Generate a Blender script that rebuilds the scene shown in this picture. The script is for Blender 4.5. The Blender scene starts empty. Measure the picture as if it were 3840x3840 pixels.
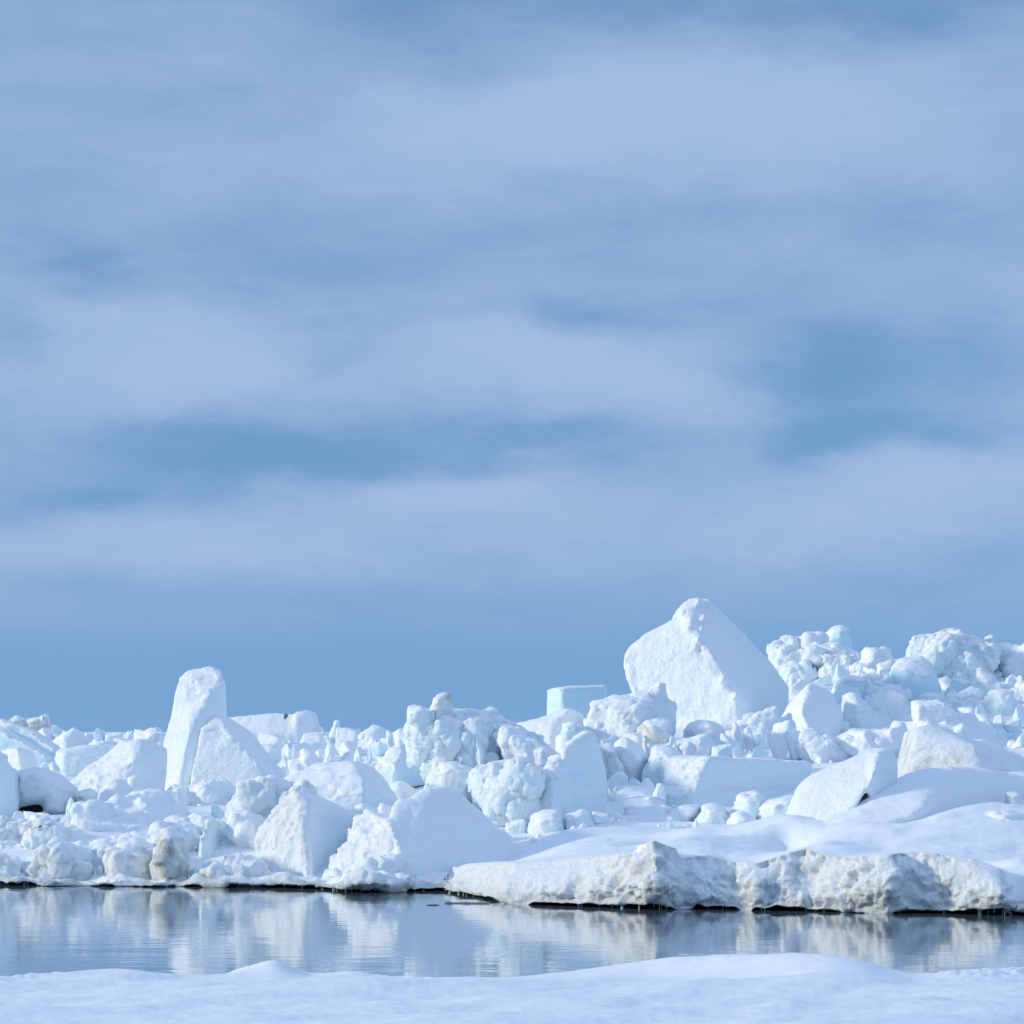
import bpy, bmesh, math, random
import numpy as np
from mathutils import Vector
rad = math.radians
random.seed(7)
S = bpy.context.scene
COL = S.collection

# ------------------------------------------------------------------ camera and picture geometry
H, F, U0, HV = 2.5, 10890.0, 1920.0, 2745.0          # eye height, focal length in photo pixels, centre column, horizon row
ORG = {1: (0, 2400), 2: (960, 2400), 3: (1920, 2200), 4: (2880, 2200), 5: (0, 2880), 6: (960, 2880), 7: (1920, 2880), 8: (2880, 2880)}
def uv(c, x, y):                                       # survey sheet coordinate -> photo pixel
    if c == 0: return x, y
    return ORG[c][0] + .497 * x, ORG[c][1] + .497 * y
def at(u, v, Y): return np.array(((u - U0) / F * Y, Y, H + (HV - v) / F * Y))

cam = bpy.data.cameras.new('camera'); cam_o = bpy.data.objects.new('camera', cam); COL.objects.link(cam_o)
cam_o.location = (0, 0, H); cam_o.rotation_euler = (rad(90), 0, 0)
cam.sensor_width = 36; cam.lens = F / 3840 * 36; cam.shift_y = (HV - 1920) / 3840
cam.clip_start = .5; cam.clip_end = 20000
S.camera = cam_o

# ------------------------------------------------------------------ noise (vectorised)
def _hash(ix, iy, iz, s):
    h = (ix.astype(np.int64) * 374761393 + iy.astype(np.int64) * 668265263 + iz.astype(np.int64) * 2147483647 + s * 1274126177) & 0xffffffff
    h = ((h ^ (h >> 13)) * 1274126177) & 0xffffffff
    h = ((h ^ (h >> 16)) * 2246822519) & 0xffffffff
    return (h ^ (h >> 15)) & 0xffffffff
def perlin(p, s=0):
    i = np.floor(p).astype(np.int64); f = p - i
    w = f * f * f * (f * (f * 6 - 15) + 10)
    out = 0
    for dx in (0, 1):
        for dy in (0, 1):
            for dz in (0, 1):
                h = _hash(i[:, 0] + dx, i[:, 1] + dy, i[:, 2] + dz, s)
                a = (h & 1023) / 1024.0 * 2 * np.pi; b = ((h >> 10) & 1023) / 511.5 - 1
                c = np.sqrt(np.maximum(0, 1 - b * b))
                d = (f[:, 0] - dx) * c * np.cos(a) + (f[:, 1] - dy) * c * np.sin(a) + (f[:, 2] - dz) * b
                out = out + d * (w[:, 0] if dx else 1 - w[:, 0]) * (w[:, 1] if dy else 1 - w[:, 1]) * (w[:, 2] if dz else 1 - w[:, 2])
    return out * 1.4
def fbm(p, s=0, o=4, g=.5):
    r = 0; a = 1; t = 0
    for k in range(o):
        r = r + a * perlin(p * 2.03 ** k + k * 17.3, s + k); t += a; a *= g
    return r / t
def worley(p, s=0):                                    # distance to the nearest cell centre, and a value for that cell
    i = np.floor(p).astype(np.int64)
    best = np.full(len(p), 9.0); val = np.zeros(len(p))
    for dx in (-1, 0, 1):
        for dy in (-1, 0, 1):
            for dz in (-1, 0, 1):
                j = i + (dx, dy, dz)
                h = _hash(j[:, 0], j[:, 1], j[:, 2], s)
                q = j + np.stack(((h & 1023) / 1024.0, ((h >> 10) & 1023) / 1024.0, ((h >> 20) & 1023) / 1024.0), 1)
                d = np.sqrt(((p - q) ** 2).sum(1)); m = d < best
                best = np.where(m, d, best); val = np.where(m, (h % 997) / 997.0, val)
    return best, val
def sstep(x, a, b):
    t = np.clip((x - a) / (b - a), 0, 1); return t * t * (3 - 2 * t)

# ------------------------------------------------------------------ materials
def new_mat(name):
    m = bpy.data.materials.new(name); m.use_nodes = True; nt = m.node_tree
    return m, nt, nt.nodes['Principled BSDF']
def N(nt, t, **k):
    n = nt.nodes.new(t)
    for a, b in k.items():
        if a.startswith('_'): n.inputs[a[1:].replace('_', ' ')].default_value = b
        else: setattr(n, a, b)
    return n
def math_n(nt, op, a, b=None, clamp=False):
    n = nt.nodes.new('ShaderNodeMath'); n.operation = op; n.use_clamp = clamp
    for k, x in enumerate((a, b)):
        if x is None: continue
        if isinstance(x, (int, float)): n.inputs[k].default_value = x
        else: nt.links.new(x, n.inputs[k])
    return n.outputs[0]
def mixc(nt, fac, a, b, blend='MIX'):
    n = nt.nodes.new('ShaderNodeMix'); n.data_type = 'RGBA'; n.blend_type = blend
    for k, x in ((0, fac), (6, a), (7, b)):
        if isinstance(x, (int, float)): n.inputs[k].default_value = x
        elif isinstance(x, tuple): n.inputs[k].default_value = (*x, 1)
        else: nt.links.new(x, n.inputs[k])
    return n.outputs[2]
def ramp(nt, x, a, b):
    n = nt.nodes.new('ShaderNodeMapRange'); n.interpolation_type = 'SMOOTHSTEP'
    n.inputs['From Min'].default_value = a; n.inputs['From Max'].default_value = b
    nt.links.new(x, n.inputs['Value']); return n.outputs['Result']
def noise_n(nt, vec, sc, det=4, rough=.55, dist=0.0):
    n = nt.nodes.new('ShaderNodeTexNoise'); n.inputs['Scale'].default_value = sc; n.inputs['Detail'].default_value = det
    n.inputs['Roughness'].default_value = rough; n.inputs['Distortion'].default_value = dist
    nt.links.new(vec, n.inputs['Vector']); return n.outputs['Fac']
SSS = .25
SNOW = (.87, .885, .90)
def ice_mat(name, ice=(.78, .89, .925), snow_lo=.25, snow_hi=.7, dirt=0.0, dirtcol=(.46, .45, .39), shore=0.0, bump=.35, rough=.55, ds=2.2):
    m, nt, b = new_mat(name); L = nt.links
    geo = nt.nodes.new('ShaderNodeNewGeometry'); pos = geo.outputs['Position']
    sep = nt.nodes.new('ShaderNodeSeparateXYZ'); L.new(geo.outputs['Normal'], sep.inputs[0])
    big = noise_n(nt, pos, 1.3, 5, .6)
    up = math_n(nt, 'ADD', sep.outputs[2], math_n(nt, 'MULTIPLY', math_n(nt, 'SUBTRACT', big, .5), 1.1))
    snowf = ramp(nt, up, snow_lo, snow_hi)
    tone = mixc(nt, ramp(nt, noise_n(nt, pos, .9, 3), .35, .65), ice, tuple(.55 * a + .45 * s for a, s in zip(ice, SNOW)))
    ly = nt.nodes.new('ShaderNodeMapping'); ly.inputs['Scale'].default_value = (.35, .35, 5.5); ly.inputs['Rotation'].default_value = (.12, .2, 0); L.new(pos, ly.inputs['Vector'])
    tone = mixc(nt, math_n(nt, 'MULTIPLY', ramp(nt, noise_n(nt, ly.outputs[0], 1.6, 5, .6), .48, .72), .55), tone, tuple(.86 * q for q in ice[:1]) + tuple(.95 * q for q in ice[1:2]) + ice[2:])
    col = mixc(nt, snowf, tone, SNOW)
    if dirt or shore:
        d = ramp(nt, noise_n(nt, pos, ds, 7, .68, .4), .60 - .28 * dirt, .86 - .20 * dirt)
        d = math_n(nt, 'MULTIPLY', d, math_n(nt, 'SUBTRACT', 1.0, math_n(nt, 'MULTIPLY', snowf, .75)))
        d = math_n(nt, 'MULTIPLY', d, min(1.0, .45 + dirt))
        if shore:
            sp = nt.nodes.new('ShaderNodeSeparateXYZ'); L.new(pos, sp.inputs[0])
            w = math_n(nt, 'ADD', sp.outputs[2], math_n(nt, 'MULTIPLY', math_n(nt, 'SUBTRACT', noise_n(nt, pos, 3.5, 5), .5), .5))
            d = math_n(nt, 'MAXIMUM', d, math_n(nt, 'MULTIPLY', math_n(nt, 'SUBTRACT', 1.0, ramp(nt, w, .0, .30)), shore))
        col = mixc(nt, d, col, dirtcol)
    L.new(col, b.inputs['Base Color'])
    b.inputs['Roughness'].default_value = rough
    b.inputs['Subsurface Weight'].default_value = SSS; b.inputs['Subsurface Radius'].default_value = (.25, .62, 1.0); b.inputs['Subsurface Scale'].default_value = .09
    b.inputs['Specular IOR Level'].default_value = .25
    h = math_n(nt, 'ADD', noise_n(nt, pos, 9, 6, .65), math_n(nt, 'MULTIPLY', noise_n(nt, pos, 38, 3, .6), .35))
    bp = nt.nodes.new('ShaderNodeBump'); bp.inputs['Distance'].default_value = .08
    L.new(math_n(nt, 'MULTIPLY', ramp(nt, math_n(nt, 'SUBTRACT', math_n(nt, 'SUBTRACT', big, .42), math_n(nt, 'MULTIPLY', sep.outputs[0], .8)), -.35, .3), bump * 1.9), bp.inputs['Strength'])
    L.new(h, bp.inputs['Height']); L.new(bp.outputs[0], b.inputs['Normal'])
    return m
M = {
    'snow': ice_mat('packed_snow', ice=(.83, .87, .90), snow_lo=-.2, snow_hi=.3, bump=.22),
    'ice': ice_mat('pale_ice'),
    'blue': ice_mat('blue_ice', ice=(.64, .85, .91), snow_lo=.45, snow_hi=.85, bump=.22),
    'white': ice_mat('frosted_ice', ice=(.84, .90, .92), snow_lo=.2, snow_hi=.7),
    'dirty': ice_mat('dirty_ice', ice=(.83, .87, .87), dirt=.38, shore=.35),
    'floe': ice_mat('floe_edge_ice', ice=(.85, .87, .86), snow_lo=.30, snow_hi=.70, dirt=.05, shore=.30, bump=.40, dirtcol=(.42, .45, .45), ds=1.7),
    'stain': ice_mat('stained_ice', ice=(.82, .86, .84), dirt=.75, dirtcol=(.48, .47, .41)),
    'shore': ice_mat('shore_ice', ice=(.80, .85, .86), dirt=.30, shore=.6, dirtcol=(.30, .33, .30)),
}
m, nt, b = new_mat('wet_ice_gap_shade'); b.inputs['Base Color'].default_value = (.035, .055, .058, 1); b.inputs['Roughness'].default_value = .3; M['wet'] = m  # wet ice; in the shore undercut this colour paints the gap's shade
m, nt, b = new_mat('wet_icicle_ice'); b.inputs['Base Color'].default_value = (.62, .70, .69, 1); b.inputs['Roughness'].default_value = .25; M['icicle'] = m
m, nt, b = new_mat('hollow_brown_shade')  # brown tone with the darkness of the hole put into the colour
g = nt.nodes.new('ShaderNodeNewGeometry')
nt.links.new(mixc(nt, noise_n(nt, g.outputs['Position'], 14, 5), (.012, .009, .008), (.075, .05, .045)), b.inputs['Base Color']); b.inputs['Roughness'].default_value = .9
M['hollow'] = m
m, nt, b = new_mat('grey_silt'); b.inputs['Base Color'].default_value = (.17, .165, .15, 1); b.inputs['Roughness'].default_value = .9; M['silt'] = m
# smooth wind packed snow of the ground
def ground_snow(name):
    m, nt, b = new_mat(name); L = nt.links
    geo = nt.nodes.new('ShaderNodeNewGeometry'); pos = geo.outputs['Position']
    mp = nt.nodes.new('ShaderNodeMapping'); mp.inputs['Rotation'].default_value = (0, 0, rad(-24)); mp.inputs['Scale'].default_value = (.8, 3.2, 1.5)
    L.new(pos, mp.inputs['Vector'])
    t = noise_n(nt, mp.outputs[0], 1.2, 6, .6)
    L.new(mixc(nt, ramp(nt, t, .35, .7), (.86, .88, .905), (.885, .895, .905)), b.inputs['Base Color'])
    b.inputs['Roughness'].default_value = .6; b.inputs['Specular IOR Level'].default_value = .2
    h = math_n(nt, 'ADD', noise_n(nt, mp.outputs[0], 2.2, 7, .62), math_n(nt, 'MULTIPLY', noise_n(nt, pos, 45, 3, .6), .12))
    bp = nt.nodes.new('ShaderNodeBump'); bp.inputs['Strength'].default_value = .35; bp.inputs['Distance'].default_value = .10
    L.new(h, bp.inputs['Height']); L.new(bp.outputs[0], b.inputs['Normal'])
    return m
M['ground'] = ground_snow('wind_packed_snow')
# calm sea water
m, nt, b = new_mat('sea_water'); L = nt.links
b.inputs['Base Color'].default_value = (.30, .39, .46, 1); b.inputs['Metallic'].default_value = .7; b.inputs['Roughness'].default_value = .02; b.inputs['IOR'].default_value = 1.45
geo = nt.nodes.new('ShaderNodeNewGeometry')
mp = nt.nodes.new('ShaderNodeMapping'); mp.inputs['Scale'].default_value = (.9, 2.2, 1); L.new(geo.outputs['Position'], mp.inputs['Vector'])
h = math_n(nt, 'ADD', noise_n(nt, mp.outputs[0], 1.6, 4, .55), math_n(nt, 'MULTIPLY', noise_n(nt, mp.outputs[0], .35, 2), 1.5))
bp = nt.nodes.new('ShaderNodeBump'); bp.inputs['Strength'].default_value = .25; bp.inputs['Distance'].default_value = .012
L.new(h, bp.inputs['Height']); L.new(bp.outputs[0], b.inputs['Normal']); M['water'] = m

# ------------------------------------------------------------------ mesh helpers
def mesh_from(name, co, faces, mats, smooth=True, mat_idx=None):
    me = bpy.data.meshes.new(name)
    co = np.asarray(co, np.float32); faces = np.asarray(faces, np.int32)
    k = faces.shape[1]
    me.vertices.add(len(co)); me.vertices.foreach_set('co', co.ravel())
    me.loops.add(faces.size); me.loops.foreach_set('vertex_index', faces.ravel())
    me.polygons.add(len(faces)); me.polygons.foreach_set('loop_start', np.arange(0, faces.size, k, dtype=np.int32))
    for mt in (mats if isinstance(mats, (list, tuple)) else [mats]): me.materials.append(mt)
    if mat_idx is not None: me.polygons.foreach_set('material_index', np.asarray(mat_idx, np.int32))
    me.polygons.foreach_set('use_smooth', np.full(len(faces), smooth))
    me.update(calc_edges=True); me.validate()
    return me
def grid_faces(nr, nc, flip=False):
    i = np.arange(nr - 1)[:, None] * nc + np.arange(nc - 1)[None]
    f = np.stack((i, i + 1, i + nc + 1, i + nc), -1).reshape(-1, 4)
    return f[:, ::-1] if flip else f
def link(name, me, parent=None, loc=(0, 0, 0)):
    o = bpy.data.objects.new(name, me); COL.objects.link(o); o.location = loc
    if parent: o.parent = parent
    return o
def tag(o, label=None, cat=None, group=None, kind=None):
    if label: o['label'] = label
    o['kind'] = kind or 'thing'
    if cat: o['category'] = cat
    if group: o['group'] = group
    return o
def verts(me):
    a = np.empty(len(me.vertices) * 3, np.float32); me.vertices.foreach_get('co', a); return a.reshape(-1, 3).astype(float)
def normals(me):
    a = np.empty(len(me.vertices) * 3, np.float32); me.vertex_normals.foreach_get('vector', a); return a.reshape(-1, 3).astype(float)
def laplace(me, co, it, k=.5):
    e = np.empty(len(me.edges) * 2, np.int32); me.edges.foreach_get('vertices', e); e = e.reshape(-1, 2)
    n = len(co); deg = np.bincount(e.ravel(), minlength=n)[:, None].clip(1)
    for _ in range(it):
        a = np.stack([np.bincount(e[:, 0], co[e[:, 1], c], n) + np.bincount(e[:, 1], co[e[:, 0], c], n) for c in range(3)], 1)
        co = co + k * (a / deg - co)
    return co
def setco(me, co):
    me.vertices.foreach_set('co', co.astype(np.float32).ravel()); me.update()
def remeshed(hulls, vox, name):                         # union of convex pieces -> one clean closed mesh
    bm = bmesh.new()
    for pts in hulls:
        vs = [bm.verts.new(p) for p in pts]
        r = bmesh.ops.convex_hull(bm, input=vs)
        junk = [v for v in r['geom_interior'] if isinstance(v, bmesh.types.BMVert)] + [v for v in r['geom_unused'] if isinstance(v, bmesh.types.BMVert)]
        if junk: bmesh.ops.delete(bm, geom=list(set(junk)), context='VERTS')
    bmesh.ops.recalc_face_normals(bm, faces=bm.faces)
    me = bpy.data.meshes.new(name); bm.to_mesh(me); bm.free()
    o = bpy.data.objects.new(name, me); COL.objects.link(o)
    md = o.modifiers.new('r', 'REMESH'); md.mode = 'VOXEL'; md.voxel_size = vox; md.use_smooth_shade = True
    dg = bpy.context.evaluated_depsgraph_get()
    out = bpy.data.meshes.new_from_object(o.evaluated_get(dg))
    bpy.data.objects.remove(o); bpy.data.meshes.remove(me)
    return out
def weather(me, seed, rough=.5, smooth=.12, lumpy=0.0, it=3, off=(0, 0, 0), sc=1.0):
    """soften the edges, then roughen: broken faces (towards the open left side) more than the snowy ones"""
    co = laplace(me, verts(me), it); setco(me, co); n = normals(me)
    p = co + np.asarray(off)
    cv = ((co - laplace(me, co, 7, .5)) * n).sum(1)
    r = smooth + (rough - smooth) * sstep(-n[:, 0] - .15 * n[:, 1] + .35 * fbm(p / .7, seed + 5, 2), -.1, .5)
    d = (.05 + .10 * r) * fbm(p / (1.1 * sc), seed, 3) + (.012 + .02 * lumpy) * fbm(p / .11, seed + 21, 3, .6) * (.35 + r)
    c1, val = worley(p / (.30 * sc) + .35 * np.stack([fbm(p / .2, seed + 31 + k, 2) for k in range(3)], 1), seed + 9)
    rd = 1 - np.abs(fbm(p / (.42 * sc), seed + 14, 4, .6)) * 2.2
    c3, val3 = worley(p / (.85 * sc) + .4 * np.stack([fbm(p / .5, seed + 51 + k, 3) for k in range(3)], 1), seed + 19)
    st = p @ np.array([[.95, 0, .3], [0, 1, 0], [-.3, 0, .95]]) * (1, 1, .38)
    d += r * (.10 * fbm(st / (.26 * sc), seed + 1, 5, .55) + .07 * (val - .5) + .13 * (val3 - .5) + .07 * (rd - .6) + .025 * fbm(p / (.08 * sc), seed + 2, 3, .65))
    d -= np.clip(cv, 0, .06) * (2.6 * sstep(fbm(p / .34, seed + 80, 4, .6), -.05, .3) + 2.2 * sstep(fbm(p / .13, seed + 84, 3, .6), .0, .3))
    if lumpy:
        q = p + .12 * np.stack([perlin(p / .35, seed + 40 + k) for k in range(3)], 1)
        w1, v1 = worley(q / (.75 * sc), seed + 3); w2, v2 = worley(q / (.33 * sc), seed + 4); w3, _ = worley(q / (.15 * sc), seed + 6)
        rb = 1 - np.abs(fbm(q / .55, seed + 71, 4, .55)) * 2.4
        d += lumpy * (.20 * (.62 - w1) + .11 * (.5 - w2) * (.4 + v1) + .05 * (.5 - w3) * (.3 + v2) + .20 * (rb - .45) + .16 * (v1 - .5) + .12 * fbm(q / .2, seed + 75, 4, .6))
    co = laplace(me, co + n * d[:, None], 1, .35); setco(me, co)
    for it_, g in ((14, 1.1), (6, .8)):                  # drifted snow fills the creases
        n = normals(me); cv = ((co - laplace(me, co, it_, .5)) * n).sum(1)
        f_ = np.clip(-cv, 0, .09)[:, None] * n * g
        co = co + laplace(me, f_, 3, .5); setco(me, co)
    return me

# ------------------------------------------------------------------ terrain of the ice field
def seg(x, pts):
    p = np.array(pts, float); return np.interp(x, p[:, 0], p[:, 1])
FY = [(1600, 44.6), (1683, 44.5), (1920, 41.9), (2420, 41.0), (2880, 40.4), (3840, 39.5), (6000, 38)]
def shoreY(u): return np.where(u < 1690, 47.9, seg(u, FY) + 1.3)
CP = []
def cp(us, rows):
    for u in us:
        for Y, v in rows: CP.append((u, Y, at(u, v, Y)[2]))
cp((-1500, -300, 300, 800, 1300), [(46, 3320), (47.5, 3275), (48.8, 3195), (50.4, 3128), (52.3, 3092), (56, 3046), (62, 3000), (67, 2972), (73, 2905), (85, 2838), (110, 2800), (160, 2775), (300, 2760)])
cp((1650, 1900), [(46, 3260), (49, 3215), (52, 3115), (55, 3050), (60, 2950), (66, 2868), (75, 2830), (95, 2790), (160, 2768), (300, 2759)])
cp((2150, 2500), [(42, 3250), (46, 3175), (50, 3125), (53, 3085), (55.5, 3042), (57.5, 2990), (62, 2885), (68, 2785), (74, 2730), (82, 2720), (100, 2760), (160, 2765), (300, 2759)])
cp((2950,), [(42, 3235), (46, 3165), (50, 3120), (53, 3085), (55.5, 3040), (59, 2940), (64, 2860), (70, 2770), (78, 2630), (84, 2540), (95, 2640), (130, 2750), (300, 2759)])
cp((3300, 3840, 4600, 5600), [(41, 3240), (44, 3190), (58, 2900), (64, 2840), (70, 2770), (78, 2610), (84, 2490), (92, 2500), (130, 2740), (300, 2759)])
for u, v, Y in [(2960, 3125, 46.2), (3100, 3098, 46.4), (3200, 3090, 46.5), (3300, 3092, 46.8), (3400, 3088, 47.3), (3500, 3070, 48), (3620, 2990, 50), (3650, 2930, 52), (3300, 3118, 45.2), (3420, 3112, 45.3),
                 (3800, 2905, 52), (3840, 3010, 48.5), (3700, 3020, 47.5), (3540, 3060, 46.2),
                (3300, 3130, 45), (3600, 3120, 45), (3840, 3120, 45), (3100, 3170, 44.2), (4300, 3000, 48.5), (4600, 2960, 50), (5600, 2960, 50),
                (2600, 3115, 47), (2560, 3150, 45.2), (2700, 3135, 46.5), (2900, 3150, 46)]:
    CP.append((u, Y, at(u, v, Y)[2]))
CP = np.array(CP)
def _tc(u, Y): return np.stack((u / 330.0, np.log(Y) * 16), 1)
_P = _tc(CP[:, 0], CP[:, 1])
_K = np.sqrt(((_P[:, None] - _P[None]) ** 2).sum(2) + .03)
_A = np.block([[_K, np.ones((len(CP), 1))], [np.ones((1, len(CP))), np.zeros((1, 1))]])
_W = np.linalg.solve(_A + np.eye(len(_A)) * 1e-6, np.concatenate((CP[:, 2], [0])))
def terrain(x, Y, detail=True):
    x = np.asarray(x, float); Y = np.asarray(Y, float)
    u = np.clip(x / Y * F + U0, -2500, 6500); q = _tc(u, np.minimum(Y, 420)); out = np.empty(len(x))
    for a in range(0, len(x), 20000):
        d = np.sqrt(((q[a:a + 20000, None] - _P[None]) ** 2).sum(2) + .03); out[a:a + 20000] = d @ _W[:-1] + _W[-1]
    out = np.where(Y > 300, out * 0 + 2.1 - .0 * Y + (out - 2.1) * np.exp(-(Y - 300) / 100), out)
    if detail:
        p = np.stack((x, Y, out * 0), 1)
        rub = sstep(Y, 50, 60) * np.where(u > 2000, .8, 1)
        out = out + (.07 + .10 * rub) * fbm(p / 1.7, 71, 4) + (.05 + .05 * sstep(u, 1900, 2300) * (1 - rub)) * fbm(p @ np.array([[.9, -.4, 0], [.4, .9, 0], [0, 0, 1]]) * (.5, 1.8, 1), 72, 5) + .05 * sstep(u, 1900, 2300) * (1 - np.abs(fbm(p @ np.array([[.8, -.6, 0], [.6, .8, 0], [0, 0, 1]]) * (.35, 1.1, 1), 77, 3)) * 3) + sstep(Y, 80, 140) * .35 * fbm(p / 4.0, 73, 4)
        out = out - 1.6 * sstep(shoreY(u) + .9 - Y, 0, 1.0)
    return out
us = np.arange(-2200, 6000, 9.0)
Ys = [41.0]
while Ys[-1] < 9000: Ys.append(Ys[-1] * (1.0035 if Ys[-1] < 90 else 1.012 if Ys[-1] < 300 else 1.06))
Ys = np.array(Ys)
UU, YY = np.meshgrid(us, Ys); X = ((UU - U0) / F * YY).ravel(); Yv = YY.ravel()
Z = terrain(X, Yv)
tag(link('snow_field', mesh_from('snow_field', np.stack((X, Yv, Z), 1), grid_faces(len(Ys), len(us)), M['ground'])), kind='structure')

# ------------------------------------------------------------------ sea water and near snow bank
tag(link('sea_water', mesh_from('sea_water', [(-400, 5, 0), (400, 5, 0), (400, 120, 0), (-400, 120, 0)], [(0, 1, 2, 3)], M['water'])), kind='structure')
tag(link('sea_bed', mesh_from('sea_bed', [(-12000, -3000, -6), (12000, -3000, -6), (12000, 12000, -6), (-12000, 12000, -6)], [(0, 1, 2, 3)], M['wet'])), kind='structure')
crest = [uv(5, *p) for p in [(-2500, 1600), (-700, 1560), (0, 1580), (80, 1592), (200, 1605), (300, 1590), (385, 1568), (470, 1597), (640, 1605), (860, 1580), (1100, 1580), (1350, 1602), (1600, 1592), (1750, 1535), (1850, 1492), (1932, 1485)]] + \
        [uv(6, *p) for p in [(60, 1455), (110, 1443), (170, 1455), (270, 1515), (400, 1560), (600, 1545), (700, 1535), (740, 1528), (800, 1547), (1000, 1570), (1300, 1577), (1540, 1572), (1590, 1556), (1640, 1570), (1932, 1570)]] + \
        [uv(7, *p) for p in [(400, 1540), (650, 1505), (900, 1470), (1200, 1420), (1600, 1395), (1900, 1388)]] + \
        [uv(8, *p) for p in [(200, 1386), (500, 1400), (700, 1440), (900, 1500), (1100, 1540), (1300, 1533), (1600, 1505), (1932, 1497), (3000, 1450), (6000, 1500)]]
us = np.arange(-2600, 6400, 7.0)
t = np.linspace(0, 1, 240); Yn = 13 + 18.5 * (1 - (1 - t) ** 1.35)
UU, YY = np.meshgrid(us, Yn); UU = UU.ravel(); Yv = YY.ravel()
Yc = 27.0 + .9 * np.sin(UU / 900.0 + 1) + .5 * np.sin(UU / 310.0)
cu = np.array([np.interp(us + k, np.array(crest)[:, 0], np.array(crest)[:, 1]) * w_ for k, w_ in zip(range(-60, 61, 10), np.hanning(15)[1:-1] / np.hanning(15)[1:-1].sum())]).sum(0)
vc = np.interp(UU, us, cu) + .0; vs = 3650 - 0 * UU
zc = H + (HV - vc) * Yc / F; zs = H + (HV - vs) * Yc / F
X = (UU - U0) / F * Yv
d = Yc - Yv
w = np.exp(-(np.maximum(d, 0) / 1.1) ** 2)
base = .62 * zs + .38 * .32
z = np.where(d > 0, zc * w + (1 - w) * (base + .02 * np.minimum(d, 6)), zc - .55 * np.maximum(-d, 0) ** 1.4)
p = np.stack((X, Yv, X * 0), 1)
R2 = np.array([[.88, -.47, 0], [.47, .88, 0], [0, 0, 1]])
z = z + (.21 * fbm((p @ R2) * (.24, .85, 1), 11, 4) + .055 * fbm((p @ R2) * (1.0, 2.6, 1), 12, 4)) * np.where(d > 0, 1 - .75 * w, .25)
lump, _ = worley(p * 7, 4)
lm = sstep(UU, 3420, 3560) * np.exp(-((d - .35) / .35) ** 2) + .35 * np.exp(-((d - .2) / .25) ** 2) * (sstep(fbm(p / 1.2, 19, 2), .12, .4)) + .6 * np.exp(-((d - 1.2) / .9) ** 2) * sstep(-UU, -330, -60)
z = z + lm * (.085 * np.maximum(0, .62 - lump) + .02 * fbm(p * 9, 23, 2))
tag(link('snow_bank', mesh_from('snow_bank', np.stack((X, Yv, z), 1), grid_faces(len(Yn), len(us)), M['ground'])), kind='structure')

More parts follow.
